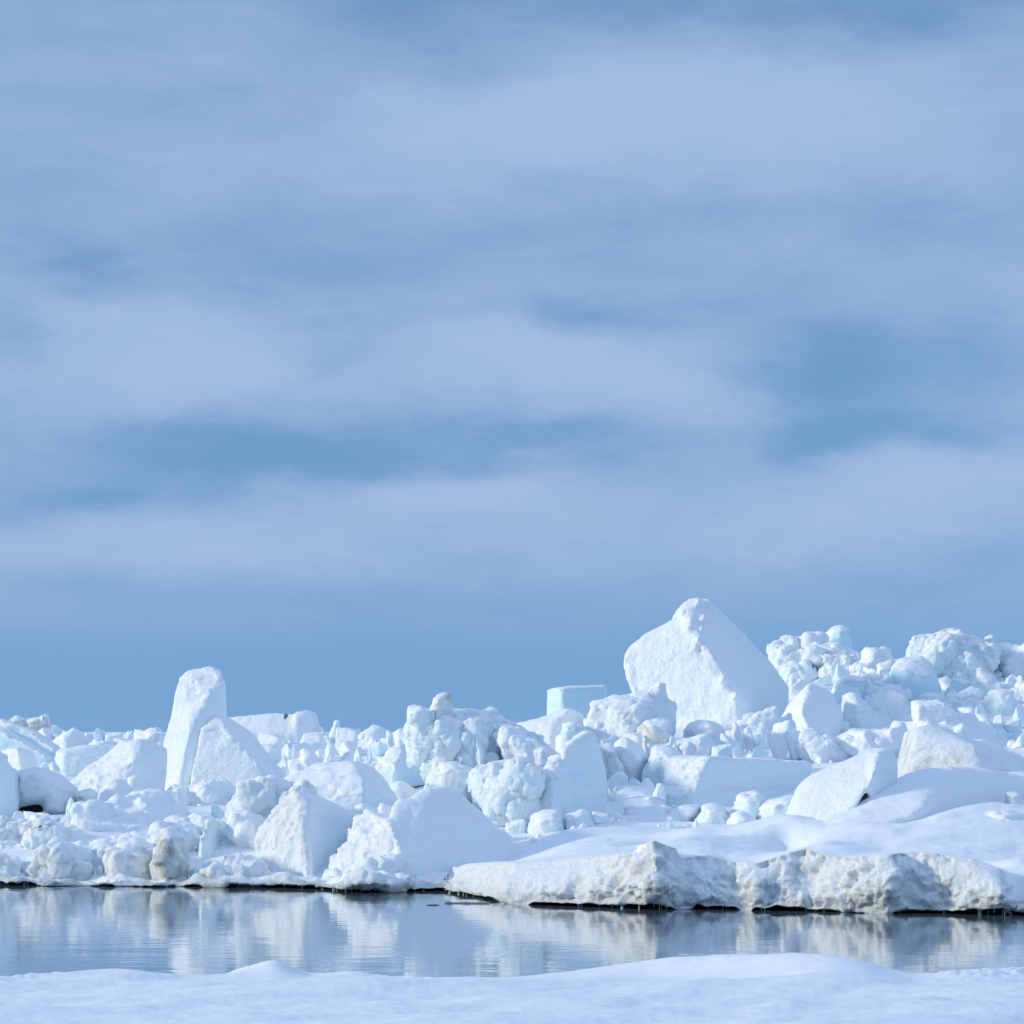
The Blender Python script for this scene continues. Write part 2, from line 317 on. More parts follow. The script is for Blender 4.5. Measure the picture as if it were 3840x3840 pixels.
# ------------------------------------------------------------------ shore ice with overhanging edge
def shore_strip(name, path, top, fy, mat, back, seed, relief, lean, wetpath=None):
    """path: (photo column, depth offset of the cliff); returns body mesh and the lip line"""
    P = np.array(path, float); L = np.concatenate(([0], np.cumsum(np.hypot(np.diff(P[:, 0]) * .0038, np.diff(P[:, 1])))))
    s = np.arange(0, L[-1], .024); u = np.interp(s, L, P[:, 0]); dy = np.interp(s, L, P[:, 1])
    dy = np.convolve(np.pad(dy, 4, 'edge'), np.ones(9) / 9, 'valid')
    Yf = seg(u, fy); x = (u - U0) / F * Yf
    zt = H + (HV - seg(u, top)) * Yf / F
    ln = np.stack((s * 1.0, s * 0 + seed, s * 0), 1)
    zl = -.03 + .075 * sstep(fbm(ln / .8, seed, 3), -.30, .0) + .05 * sstep(fbm(ln / .9, seed + 2, 3), .05, .5) + .035 * fbm(ln / .16, seed + 1, 3)
    zl = np.minimum(np.maximum(zl, -.04), zt - .04)
    rows = []
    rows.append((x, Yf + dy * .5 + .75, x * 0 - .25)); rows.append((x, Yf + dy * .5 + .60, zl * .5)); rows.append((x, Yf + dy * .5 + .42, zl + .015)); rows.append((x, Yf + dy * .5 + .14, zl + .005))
    nw = len(rows)
    nc = max(14, int(np.max(zt) / .022))
    for k in range(nc + 1):
        t = k / nc; z = zl + (zt - zl) * t
        belly = -.10 * math.sin(math.pi * min(1, t * 1.1)) * relief + (np.interp(u, [1690, 1900, 2250, 2400, 3500, 3700, 3900], [.5, .7, .35, 0, 0, .3, .5]) * t * t if relief == 1.0 else 0)
        rows.append((x, Yf + dy * (.5 + .5 * min(1, t * 2.5)) + belly + lean * t * t * 1.0 + (.14 if k == 0 else 0) * 0, z))
    yl = rows[-1][1]
    for sb in np.concatenate((np.linspace(.03, 1.2, 40), np.linspace(1.25, back, 40))):
        yb = yl + sb; tr = terrain(x, yb, False)
        k = sstep(sb, .0, back * .75)
        rows.append((x, yb, zt * (1 - k) + (tr + .03) * k - .5 * sstep(np.array(sb), back * .75, back)))
    co = np.stack([np.stack(r, 1) for r in rows]).reshape(-1, 3); nc_ = len(x); nr = len(rows)
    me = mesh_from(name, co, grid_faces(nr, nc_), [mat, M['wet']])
    mi = np.zeros((nr - 1, nc_ - 1), np.int32); mi[:nw - 1] = 1  # undercut rows go near-black: shade of the gap painted as colour
    n = normals(me); c = verts(me); ri = np.repeat(np.arange(nr), nc_)
    cliff = sstep(ri, nw - 1, nw + 4) * (1 - .96 * sstep(n[:, 2], .45, .9))
    wq = c * (1, 1, .75)
    q = wq + .25 * np.stack([fbm(wq / .45, seed + 31 + k, 3) for k in range(3)], 1)
    w1, v1 = worley(q / .62, seed + 3); w2, v2 = worley(q / .26, seed + 4)
    sh = np.stack((c[:, 0] + .8 * c[:, 2], c[:, 1], c[:, 2] * .35 - c[:, 0] * .25), 1)
    d = cliff * relief * (.13 * fbm(c / .8, seed + 5, 3) + .12 * (v1 - .5) + .11 * (v2 - .5) + .07 * (.4 - w1) + .13 * fbm(sh / .22, seed + 7, 5, .6) - .10 * sstep(fbm(c / .2, seed + 17, 4, .6), .08, .4) + .05 * fbm(c / .12, seed + 8, 4, .62))
    top_ = (1 - cliff) * sstep(ri, nw + nc - 2, nw + nc + 3)
    d += top_ * .03 * fbm(c / .5, seed + 9, 3)
    if relief < 1:
        lq = c + .15 * np.stack([perlin(c / .3, seed + 60 + k) for k in range(3)], 1)
        l1, lv = worley(lq / .55, seed + 61); l2, _ = worley(lq / .25, seed + 62)
        d += sstep(ri, nw + 2, nw + nc) * (.20 * (.6 - l1) * (.2 + 1.1 * lv) + .10 * (.5 - l2)) * (1 - .6 * sstep(ri, nr - 60, nr - 40))
    c = c + n * d[:, None]
    c = laplace(me, c, 1, .4)
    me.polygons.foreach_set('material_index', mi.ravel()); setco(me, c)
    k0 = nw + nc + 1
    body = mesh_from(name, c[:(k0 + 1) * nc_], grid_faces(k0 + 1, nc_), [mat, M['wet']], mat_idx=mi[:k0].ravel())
    cover = mesh_from('snow_cover', c[k0 * nc_:], grid_faces(nr - k0, nc_), M['ground'])
    return body, (x, Yf + dy * .5, zl, s), cover
def icicles(name, lip, seed, dens):
    x, Y, z, s = lip; rng = random.Random(seed); co = []; fa = []
    i = 0
    nz = fbm(np.stack((s / .7, s * 0, s * 0 + seed), 1), seed, 3)
    while i < len(x) - 2:
        i += 1 + int(rng.random() ** 2 * 6)
        if i >= len(x) - 2: break
        if z[i] < .01 or rng.random() > dens + .9 * nz[i]: continue
        w = .004 + .024 * rng.random() ** 2.5; w2 = w * rng.uniform(.6, 1.3); yy = Y[i] + rng.uniform(.10, .30); zb = -.02 if rng.random() < .5 else rng.uniform(.01, z[i] * .6)
        o = len(co)
        for (zz, ww) in ((z[i] + .02, w * 2.6), (z[i] * .72, w), (zb, w2)):
            for a in range(6): co.append((x[i] + ww * math.cos(a * 1.0472) + .0, yy + ww * math.sin(a * 1.0472), zz))
        for r in range(2):
            for a in range(6): fa.append((o + r * 6 + a, o + r * 6 + (a + 1) % 6, o + r * 6 + 6 + (a + 1) % 6, o + r * 6 + 6 + a))
    return mesh_from(name, co, [f[::-1] for f in fa], M['icicle'])
floe_top = [(1660, 3330), (1683, 3304), (1705, 3283), (1755, 3266), (1805, 3258), (1935, 3250), (2120, 3235), (2318, 3208), (2402, 3196), (2412, 3166), (2452, 3149), (2541, 3186), (2566, 3221), (2665, 3212), (2765, 3242), (2849, 3240),
            (2895, 3228), (2974, 3203), (3039, 3188), (3094, 3210), (3223, 3218), (3317, 3204), (3437, 3203), (3511, 3202), (3655, 3222), (3775, 3266), (3840, 3300), (4000, 3280), (4300, 3240), (5200, 3250)]
floe_path = [(1720, 7), (1688, 3.8), (1680, 1.8), (1686, 1.05), (1780, .85), (1950, 0.36), (2250, -0.04), (2390, -0.29), (2440, -0.40), (2475, -0.32), (2560, 0.18), (2700, 0.45), (2765, 0.50), (2810, 0.29), (2850, 0.16), (2900, 0.26), (3050, 0.43), (3095, 0.25), (3320, -0.23), (3342, -0.20),
             (3400, 0.25), (3470, 0.32), (3650, -0.07), (3740, -0.23), (3768, -0.14), (3805, 0.20), (3900, 0.00), (4100, 0.32), (4400, -0.07), (4700, 0.22), (5200, 0.00)]
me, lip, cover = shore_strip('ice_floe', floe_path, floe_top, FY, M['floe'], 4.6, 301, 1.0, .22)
floe = tag(link('ice_floe', me), 'long flat floe with dirty grey broken front edge above the water, snow on top', 'ice floe')
o = link('icicle_fringe', icicles('icicle_fringe', lip, 5, .45), floe); o['kind'] = 'stuff'
link('snow_cover', cover, floe)
shelf_fy = [(-2500, 47.4), (0, 47.2), (650, 46.9), (960, 46.5), (1180, 46.3), (1250, 45.6), (1300, 45.3), (1560, 45.3), (1740, 45.4)]
shelf_top = [(-2500, 3283), (-900, 3288), (0, 3281), (100, 3298), (150, 3313), (330, 3315), (430, 3303), (520, 3316), (640, 3309), (700, 3301), (800, 3291), (960, 3293), (1140, 3309), (1240, 3319), (1275, 3303), (1310, 3281), (1420, 3275), (1520, 3289), (1545, 3325), (1600, 3317), (1690, 3311), (1760, 3303)]
shelf_path = [(-2500, .2), (-900, .4), (0, .35), (60, -.05), (110, .45), (170, -.1), (300, .15), (420, -.1), (470, .1), (600, -.15), (660, .25), (720, .15), (860, 0), (1000, .2), (1160, -.1), (1220, .3), (1290, -.1), (1400, -.3), (1520, 0), (1560, .5), (1700, .6), (1760, .8)]
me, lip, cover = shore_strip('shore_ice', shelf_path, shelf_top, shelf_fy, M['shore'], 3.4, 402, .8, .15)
shelf = tag(link('shore_ice', me), 'low snow covered ice ledge along the left water line, dark and dripping underneath', 'ice ledge')
o = link('icicle_fringe', icicles('icicle_fringe', lip, 9, .45), shelf); o['kind'] = 'stuff'
link('snow_cover', cover, shelf)

# ------------------------------------------------------------------ surveyed ice blocks
def hull_pts(c, Y, pts, T, rx, sink):
    out = []; loose = [p for p in pts if len(p) == 2]
    W = [at(*uv(c, p[0], p[1]), Y + (p[2] if len(p) > 2 else .35 * T)) for p in pts]
    W = np.array(W); cen = W.mean(0); wid = np.ptp(W[:, 0])
    out += list(W)
    if loose:                                           # a front ridge for pieces without surveyed depth
        for q in W:
            r = cen + (q - cen) * .5; r[1] = Y; r[0] += rx * .22 * wid; out.append(r)
    yb = max(W[:, 1].max() + .15 * T, Y + T)
    for q in W:
        r = cen + (q - cen) * .84; r[1] = yb; out.append(r)
    if sink:
        zl = np.sort(W[:, 2])[: max(3, len(W) // 3)].max()
        for q in list(out):
            if q[2] <= zl + 1e-4: out.append(q - np.array((0, -.1, sink)))
    return [tuple(q) for q in out]
def cluster(c, Y, hulls, T, n, r0, r1):                  # broken lumps frozen on to the front of a heap
    rg = random.Random(SEED[0]); out = []
    for k in range(n):
        h = hulls[k % len(hulls)]; tri = rg.sample(h, 3); w = [rg.random() ** 1.5 + .02 for _ in range(3)]; t = sum(w)
        cx = sum(p[0] for p in h) / len(h); cy = sum(p[1] for p in h) / len(h)
        x = sum(p[0] * q for p, q in zip(tri, w)) / t; y = sum(p[1] * q for p, q in zip(tri, w)) / t
        if len(h[0]) > 2: d = sum(p[2] * q for p, q in zip(tri, w)) / t
        else:
            e = max(abs(x - cx) / (np.ptp([p[0] for p in h]) / 2), abs(y - cy) / (np.ptp([p[1] for p in h]) / 2)); d = .35 * T * max(0, (e - .45) / .55)
        r = r0 * (r1 / r0) ** (rg.random() ** 1.4); o = at(*uv(c, x, y), Y + d + .35 * r)
        dm = np.array((rg.uniform(.7, 1.25), rg.uniform(.6, 1.0), rg.uniform(.45, .9))) * r
        e = Vector((rg.uniform(-.8, .8), rg.uniform(-.5, .5), rg.uniform(0, 3.1)))
        from mathutils import Euler
        rm = np.array(Euler(e).to_matrix())
        out.append([tuple(o + rm @ (np.array((i * dm[0], j * dm[1], k_ * dm[2])) * [rg.uniform(.65, 1.0) for _ in range(3)])) for i in (-1, 1) for j in (-1, 1) for k_ in (-1, 1)])
    return out
SEED = [100]
def snow_cap(o, seed, thr=.55, thick=.06):
    me = o.data; co = verts(me); n = normals(me)
    sn = laplace(me, n, 6); sn = sn / np.linalg.norm(sn, axis=1)[:, None].clip(1e-6)
    f = np.empty(len(me.polygons) * 4, np.int32)
    if len(me.loops) != len(f): return
    me.loops.foreach_get('vertex_index', f); f = f.reshape(-1, 4)
    q = co + np.array(o.location)
    a = sn[:, 2] + .28 * fbm(q / .5, seed, 4)
    keep = (a[f] > thr).all(1)
    if keep.sum() < 60: return
    lab = np.arange(len(co)); fk = f[keep]                # separate patches of snow become separate caps
    for _ in range(400):
        m_ = lab[fk].min(1); new = lab.copy()
        for k in range(4): np.minimum.at(new, fk[:, k], m_)
        new = new[new]
        if (new == lab).all(): break
        lab = new
    fl = lab[fk[:, 0]]; ids, cnt = np.unique(fl, return_counts=True)
    good = ids[cnt >= max(60, .2 * cnt.max())]
    kk = np.flatnonzero(keep); keep[kk[~np.isin(fl, good)]] = False
    flab = np.full(len(f), -1); flab[kk] = fl
    off = thick * sstep(a, thr, thr + .16) * (1 + .5 * fbm(q / .25, seed + 2, 3))
    co = co + n * off[:, None]
    def piece(nm, fs, mt):
        used = np.unique(fs); idx = np.full(len(co), -1); idx[used] = np.arange(len(used))
        return mesh_from(nm, co[used], idx[fs], mt)
    mt = me.materials[0]; nm = me.name
    o.data = piece(nm, f[~keep], mt); bpy.data.meshes.remove(me)
    for g_ in good: link('snow_cap', piece('snow_cap', f[keep & (flab == g_)], M['snow']), o)
def blk(name, label, cat, c, Y, hulls, mat='ice', T=1.4, rough=.5, smooth=.15, lumpy=0.0, vox=.031, it=2, rx=0.0, sink=.35, group=None, parent=None, cap=True, clus=None):
    SEED[0] += 7
    if hulls and not isinstance(hulls[0], list): hulls = [hulls]
    hp = [hull_pts(c, Y, h, T, rx, sink) for h in hulls]
    if name == 'giant_ice_block': hp += knob
    if clus: hp += cluster(c, Y, hulls, T, *clus)
    me = remeshed(hp, vox, name)
    weather(me, SEED[0], rough, smooth, lumpy, it)
    co = verts(me); org = np.array((co[:, 0].mean(), co[:, 1].mean(), co[:, 2].min()))
    if parent is not None: org = np.array(parent.location)
    setco(me, co - org)
    me.materials.clear(); me.materials.append(M[mat])
    me.polygons.foreach_set('use_smooth', np.ones(len(me.polygons), bool))
    o = link(name, me, parent, (0, 0, 0) if parent else tuple(org))
    if label: tag(o, label, cat, group)
    if mat in ('ice', 'blue', 'stain', 'dirty', 'white') and cap: snow_cap(o, SEED[0], thick=.05 + .02 * (vox > .04))
    return o
def empty(name, loc, label, cat, group=None):
    o = bpy.data.objects.new(name, None); COL.objects.link(o); o.location = loc; o.empty_display_size = .2
    return tag(o, label, cat, group)
B = blk
t_ = uv(6, 1424, 1030); e_ = uv(6, 1760, 1030); Yt = 2.5 * F / (t_[1] - HV)
pts = []
for k in range(11):
    f_ = k / 10; xx = (t_[0] + (e_[0] - t_[0]) * f_ - U0) / F * Yt; hw = .30 * math.sqrt(f_ * (1.3 - f_ * .5) + .02)
    for sgn, zz in ((-1, -.02), (-.6, .010), (0, .018 + .008 * math.sin(k * 1.7)), (.6, .012), (1, -.02)): pts.append((xx, Yt + .25 + sgn * hw, zz))
tag(link('ice_tongue', mesh_from('ice_tongue', pts, grid_faces(11, 5, True), M['wet'])), 'flat dark wet tongue of ice in the water at the tip of the floe', 'ice tongue')
# --- left: pillar and its neighbours (survey sheet 1)
pil = empty('ice_pillar', at(*uv(1, 1500, 1140), 66.5), 'tall white ice pillar split by a blue green slot, leaning slab against its right side', 'ice pillar')
B('upright_slab', None, None, 1, 66, [[(1175, 1150, .9), (1205, 950, .95), (1240, 780, 1.0), (1318, 440, 1.1), (1345, 320, 1.25), (1420, 248, 1.3), (1580, 214, 1.3), (1650, 245, 1.15), (1690, 315, 1.0), (1700, 500, .9), (1712, 640, .8), (1440, 640, .38), (1395, 800, .4), (1365, 1000, .3), (1340, 1150, .25), (1420, 470, .72), (1560, 480, .55)],
                                [(1440, 640, .95), (1712, 620, 1.0), (1740, 1150, .85), (1350, 1150, .8)]], 'white', T=2.4, rough=.25, smooth=.2, parent=pil, it=4)
B('leaning_slab', None, None, 1, 66, [[(1424, 1160, .05), (1440, 1040, .1), (1464, 880, .2), (1520, 690, .4), (1585, 610, .6), (1630, 552, .75), (1715, 700, .35), (1800, 800, .15), (1932, 940, 0), (2040, 1050, 0), (2080, 1130, .2), (1850, 1180, -.1), (1720, 625, 1.3), (1880, 700, 1.9), (1950, 780, 2.2), (2100, 1000, 2.6), (2200, 1100, 2.6)]], 'white', T=3.0, rough=.3, smooth=.1, parent=pil)
B('ice_slab', 'tilted blue green ice slab with a straight sloping top at the left picture edge', 'ice slab', 1, 75, [[(-260, 520, .8), (0, 603, .6), (230, 700, .3), (430, 860, 0), (410, 905, 0), (330, 945, .2), (0, 945, .3), (-260, 940, .4)], [(-260, 640, .3), (0, 680, .1), (250, 830, -.2), (390, 905, -.3), (300, 945, -.2), (-260, 945, -.1)]], 'blue', T=2, rough=.15, smooth=.12, vox=.045)
B('ice_block', 'small dirty green block far off at the left, perched above the rubble line', 'ice block', 1, 112, [[(60, 625), (130, 585), (190, 612), (180, 690), (100, 665)], [(170, 615), (280, 592), (370, 600), (385, 665), (230, 700)], [(305, 600), (320, 568), (345, 568), (365, 610)]], 'stain', T=1.2, rough=.5, smooth=.4, vox=.05, sink=.5)
B('ice_block', 'smooth grey blue mound of snowed over ice before the far left rubble', 'ice block', 1, 86, [(350, 790, .4), (455, 703, .3), (570, 662, .2), (625, 712, .6), (700, 815, 1.2), (500, 850, 0), (480, 740, .0)], 'snow', T=1.6, rough=.3, smooth=.06, vox=.05, it=5)
B('ice_block', 'blunt snowy block at the left edge, right half in blue shadow', 'ice block', 1, 64, [(-20, 860, .5), (60, 816, .4), (130, 810, 0), (240, 850, .7), (285, 935, 1.0), (160, 950, 0), (20, 950, .4)], 'snow', T=1.4, rough=.35, smooth=.08, it=5)
B('ice_slab', 'low flat slab left of the pillar with rounded lit left end', 'ice slab', 1, 68, [(415, 900, .8), (445, 852, .9), (560, 825, 1.0), (760, 800, 1.2), (905, 815, 1.5), (925, 860, 1.5), (820, 915, .5), (600, 928, .1), (470, 915, .1), (480, 870, .2)], 'ice', T=2, rough=.2, smooth=.1, it=5)
B('snow_mound', 'bright snow mound with ragged crest directly left of the pillar', 'snow mound', 1, 63, [[(500, 1110, .5), (680, 1050, .6), (830, 900, .9), (890, 860, 1.0), (930, 782, 1.2), (1080, 772, 1.0), (1000, 960, .2), (900, 1160, 0), (700, 1170, .1)], [(930, 785, 1.2), (1080, 772, 1.0), (1250, 840, 1.6), (1230, 1000, 1.3), (1170, 1160, .8), (900, 1160, 0), (1020, 930, .2)]], 'white', T=2.2, rough=.35, smooth=.12, lumpy=.12)
bo = blk('ice_boulder', 'rounded snow topped boulder at the left with a dark brown hollow beneath', 'ice boulder', 1, 55, [[(85, 1075), (130, 1012), (290, 976), (400, 1020), (500, 1110), (480, 1230), (330, 1245), (120, 1250)], [(400, 1030), (520, 1120), (575, 1190), (505, 1335), (330, 1335), (315, 1240)], [(60, 1240), (125, 1200), (120, 1330), (40, 1330)]], 'dirty', T=1.5, rough=.25, smooth=.15, lumpy=.18, it=5, sink=0)
B('hollow', None, None, 1, 55.75, [(90, 1225, 0), (330, 1225, 0), (330, 1345, 0), (90, 1345, 0)], 'hollow', T=.5, rough=.3, smooth=.3, parent=bo, sink=.1)  # solid block backing the gap, darkness of the hole painted on it
B('ice_block', 'upright pale blue block cut by the left picture edge beside the hollow boulder', 'ice block', 1, 54, [(-260, 830), (0, 860), (30, 985), (110, 1030), (125, 1180), (60, 1300), (-260, 1330)], 'ice', T=1.3, rough=.5, smooth=.2, rx=-.4)
B('ice_lump', 'small yellowish rounded lump right of the hollow boulder', 'ice lump', 1, 55, [(560, 1240), (600, 1160), (680, 1148), (720, 1190), (700, 1330), (570, 1340)], 'stain', T=.9, rough=.3, smooth=.2, lumpy=.2)
B('ice_block', 'leaf shaped tilted block with sea green underside below the snow mound', 'ice block', 1, 56.5, [[(700, 1300, .1), (735, 1185, .3), (850, 1072, .5), (905, 1066, .6), (1020, 1145, 1.0), (870, 1195, -.2), (770, 1285, -.25)], [(690, 1310, .3), (760, 1290, .1), (880, 1200, .2), (940, 1240, .4), (800, 1340, .4)]], 'ice', T=1.2, rough=.2, smooth=.1, it=5)
B('ice_boulder', 'round grey boulder sitting on the snow slope left of the pillar foot', 'ice boulder', 1, 59, [(945, 1090), (975, 1045), (1040, 1034), (1090, 1070), (1105, 1140), (1040, 1165), (960, 1150)], 'dirty', T=.8, rough=.15, smooth=.12, it=6)
B('snow_mound', 'wind combed snow bank in the left foreground below the leaf shaped block', 'snow mound', 1, 51, [[(470, 1450, .3), (560, 1330, .5), (700, 1310, .7), (900, 1200, 1.2), (1120, 1130, 1.6), (1360, 1180, 1.8), (1400, 1350, 1.2), (1300, 1500, .8), (900, 1560, 0), (600, 1580, 0), (480, 1480, .2)]], 'snow', T=3, rough=.35, smooth=.12, lumpy=.35, it=5, clus=(10, .2, .45))
B('snow_mound', 'lumpy snow piled on the right foot of the pillar', 'snow mound', 1, 59, [[(1350, 1200), (1400, 1110), (1530, 1060), (1690, 1085), (1740, 1160), (1700, 1230), (1450, 1260)], [(1250, 1180), (1380, 1130), (1500, 1200), (1400, 1290), (1250, 1260)]], 'snow', T=1.6, rough=.4, smooth=.2, lumpy=.45, clus=(12, .15, .35))
GS = 'dirty lumps of ice along the left shore'
B('snow_mound', 'big knobbly snow heap at the lower left corner above the water', 'snow mound', 1, 49.6, [[(-300, 1450), (150, 1425), (300, 1620), (-300, 1720)], [(150, 1430), (350, 1402), (440, 1440), (505, 1560), (330, 1680), (120, 1640)]], 'white', T=1.9, rough=.4, smooth=.3, lumpy=.5, clus=(46, .09, .26))
B('ice_lump', 'dirty knobbly mound at the water left of the egg shaped boulder, with sloping left flank', 'ice lump', 1, 47.9, [[(120, 1760), (250, 1650), (340, 1580), (430, 1512), (520, 1555), (640, 1680), (640, 1850), (360, 1860), (200, 1820)], [(460, 1780), (560, 1740), (660, 1790), (700, 1850), (480, 1865)]], 'shore', T=1.5, rough=.35, smooth=.3, lumpy=.45, group=GS, sink=.1, clus=(44, .08, .22))
B('ice_lump', 'pale low lump of snow at the far left corner of the shore', 'ice lump', 1, 48.0, [(-400, 1730), (-100, 1690), (80, 1700), (190, 1760), (150, 1830), (-400, 1825)], 'white', T=1.3, rough=.3, smooth=.2, lumpy=.6, group=GS, sink=.1, clus=(14, .12, .3))
B('snow_mound', 'long lumpy snow bank packed behind the dirty shore lumps and the egg shaped boulder', 'snow mound', 1, 48.9, [[(-400, 1640, .5), (-200, 1560, .8), (150, 1560, .9), (480, 1540, 1.0), (700, 1600, .9), (760, 1780, .1), (200, 1800, 0), (-400, 1790, 0)], [(560, 1620, .8), (760, 1570, .9), (980, 1530, 1.0), (1180, 1500, 1.1), (1460, 1560, 1.1), (1520, 1740, .3), (1100, 1790, 0), (640, 1790, 0)]], 'snow', T=1.8, rough=.4, smooth=.25, lumpy=.4, clus=(70, .08, .26))
B('ice_lump', 'narrow upright snow knob between two dirty mounds on the left shore', 'ice lump', 1, 48.4, [(705, 1720), (740, 1570), (800, 1540), (850, 1590), (870, 1740), (780, 1790)], 'white', T=.9, rough=.4, smooth=.3, lumpy=.5, group=GS)
B('ice_lump', 'broad pitted lump with grubby left side, just left of the egg shaped boulder', 'ice lump', 1, 47.8, [(830, 1700), (850, 1600), (930, 1525), (1050, 1545), (1150, 1620), (1180, 1780), (1130, 1850), (900, 1860), (850, 1800)], 'dirty', T=1.2, rough=.5, smooth=.35, lumpy=.45, group=GS, sink=.1, clus=(24, .08, .2))
B('ice_boulder', 'egg shaped boulder stained brown grey, standing at the water edge', 'ice boulder', 1, 47.1, [(1232, 1450), (1300, 1440), (1380, 1520), (1408, 1650), (1395, 1760), (1310, 1850), (1210, 1835), (1148, 1750), (1165, 1600)], 'stain', T=1.0, rough=.4, smooth=.3, lumpy=.35, sink=.05)
B('snow_mound', 'lumpy snow shoulder behind the egg shaped boulder', 'snow mound', 1, 48.8, [[(1110, 1560), (1160, 1490), (1250, 1400), (1330, 1370), (1440, 1420), (1480, 1560), (1440, 1720), (1200, 1720)]], 'snow', T=1.3, rough=.45, smooth=.3, lumpy=.4, clus=(22, .09, .22))
B('ice_block', 'upright blue grey block with sharp lit left edge, left of the dirty wedge', 'ice block', 1, 48.7, [(1535, 1470, .1), (1570, 1380, .3), (1620, 1375, .4), (1700, 1470, .9), (1740, 1600, 1.2), (1720, 1700, 1.1), (1560, 1720, 0), (1500, 1660, .1), (1525, 1560, -.1)], 'ice', T=1.5, rough=.5, smooth=.1)
B('ice_block', 'ragged snow block behind the upright blue grey block', 'ice block', 1, 49.6, [(1390, 1400), (1480, 1325), (1560, 1340), (1600, 1450), (1560, 1700), (1430, 1700)], 'snow', T=1.2, rough=.4, smooth=.3, lumpy=.4, clus=(8, .12, .25))
B('ice_lump', 'long low snow ledge at the water left of the dirty wedge', 'ice lump', 1, 47.0, [[(1430, 1790), (1560, 1720), (1700, 1735), (1860, 1650), (1960, 1690), (2010, 1800), (1960, 1860), (1460, 1860)]], 'shore', T=1.2, rough=.45, smooth=.3, lumpy=.4, group=GS, sink=.1, clus=(36, .08, .2))
B('snow_mound', 'snow covered heap between the upright blue grey block and the dirty wedge', 'snow mound', 1, 49.2, [[(1730, 1560), (1790, 1450), (1930, 1345), (2050, 1400), (2040, 1600), (1900, 1700), (1750, 1660)]], 'snow', T=1.5, rough=.4, smooth=.25, lumpy=.45, clus=(22, .12, .35))
# --- centre front (sheet 2)
wd = empty('ice_wedge', at(*uv(2, 300, 1880), 47.2), 'dirty pitted wedge with lit left face and smooth blue right face, at the water', 'ice wedge')
B('pitted_face', None, None, 2, 47.4, [[(-10, 1885, .5), (0, 1540, 1.0), (40, 1420, 1.0), (150, 1280, .9), (210, 1180, .8), (290, 1115, .75), (345, 1140, .8), (400, 1215, .6), (380, 1420, .25), (405, 1690, -.05), (430, 1885, -.2)]], 'dirty', T=1.9, rough=.8, smooth=.1, sink=.1, parent=wd, cap=False, vox=.028)
B('smooth_face', None, None, 2, 47.4, [[(340, 1140, .9), (400, 1210, .6), (600, 1238, 1.3), (790, 1310, 2.0), (815, 1420, 2.1), (620, 1720, 1.3), (405, 1760, .1), (385, 1420, .4)]], 'white', T=2.4, rough=.03, smooth=.02, sink=.1, parent=wd, cap=False)
B('ice_fin', 'large smooth blue grey slab with pale broken left edge, rising from the water', 'ice slab', 2, 46.5, [[(450, 1880, .7), (560, 1690, .9), (740, 1440, 1.1), (835, 1305, 1.2), (920, 1385, .9), (1010, 1390, .5), (1060, 1600, .1), (1130, 1720, -.1), (1150, 1880, -.2), (1180, 1500, .9)],
  [(1000, 1400, .6), (1005, 1330, .9), (1050, 1232, 1.3), (1180, 1218, 1.5), (1130, 1700, .0), (1160, 1850, 0), (1470, 1850, .9), (1250, 1200, 1.6)],
  [(1180, 1215, 1.5), (1240, 1152, 1.7), (1330, 1125, 1.85), (1460, 1130, 2.1), (1540, 1190, 2.2), (1640, 1300, 2.3), (1740, 1390, 2.4), (1830, 1480, 2.5), (2000, 1600, 2.7), (2060, 1660, 2.7), (2060, 1850, 2.1), (1470, 1850, .9), (1160, 1850, 0), (1120, 1640, .1)]], 'white', T=3.6, rough=.75, smooth=.025, it=5, sink=.1)
B('ice_lump', 'snowy ledge with peaked right end lying in front of the smooth slab', 'ice lump', 2, 45.9, [[(620, 1840), (700, 1785), (880, 1695), (1000, 1640), (1080, 1612), (1145, 1660), (1140, 1790), (900, 1800)], [(620, 1850), (700, 1800), (1060, 1790), (1170, 1830), (1175, 1870), (640, 1880)]], 'shore', T=1.1, rough=.4, smooth=.2, lumpy=.45, group=GS, sink=.05, clus=(8, .1, .22))
B('ice_block', 'faceted pale blue block behind the dirty wedge, right facet in shadow', 'ice block', 2, 52, [[(-60, 1180, .6), (180, 1082, .8), (360, 1010, 1.1), (500, 952, 1.3), (740, 940, .9), (770, 1000, .5), (815, 1080, .2), (830, 1180, 0), (790, 1270, 0), (400, 1300, .1), (100, 1300, .2)], [(740, 940, .9), (870, 990, 1.8), (960, 1080, 2.1), (1070, 1215, 2.3), (930, 1300, 1.0), (820, 1260, .05), (830, 1170, 0), (780, 1010, .5)]], 'ice', T=3, rough=.3, smooth=.06)
B('snow_mound', 'jumbled icy snow below the faceted pale blue block, left of its shadowed facet', 'snow mound', 2, 50, [[(-120, 1240), (60, 1170), (330, 1150), (450, 1230), (400, 1400), (-60, 1460)]], 'ice', T=1.4, rough=.5, smooth=.35, lumpy=.5, clus=(16, .18, .4))
B('ice_block', 'small jagged pieces frozen into a comb between dirty wedge and smooth slab', 'ice block', 2, 49.6, [[(700, 1290), (790, 1225), (930, 1300), (900, 1380), (720, 1340)], [(930, 1240), (940, 1225), (1040, 1265), (1000, 1350), (925, 1300)], [(600, 1300), (720, 1280), (1000, 1330), (980, 1440), (700, 1440)]], 'snow', T=.8, rough=.3, smooth=.2, lumpy=.2)
B('snow_mound', 'soft low snow drift behind the smooth slab', 'snow mound', 2, 56, [(930, 1180), (1000, 1110), (1085, 1062), (1180, 1120), (1260, 1180), (1100, 1260)], 'snow', T=2, rough=.2, smooth=.08, it=6)
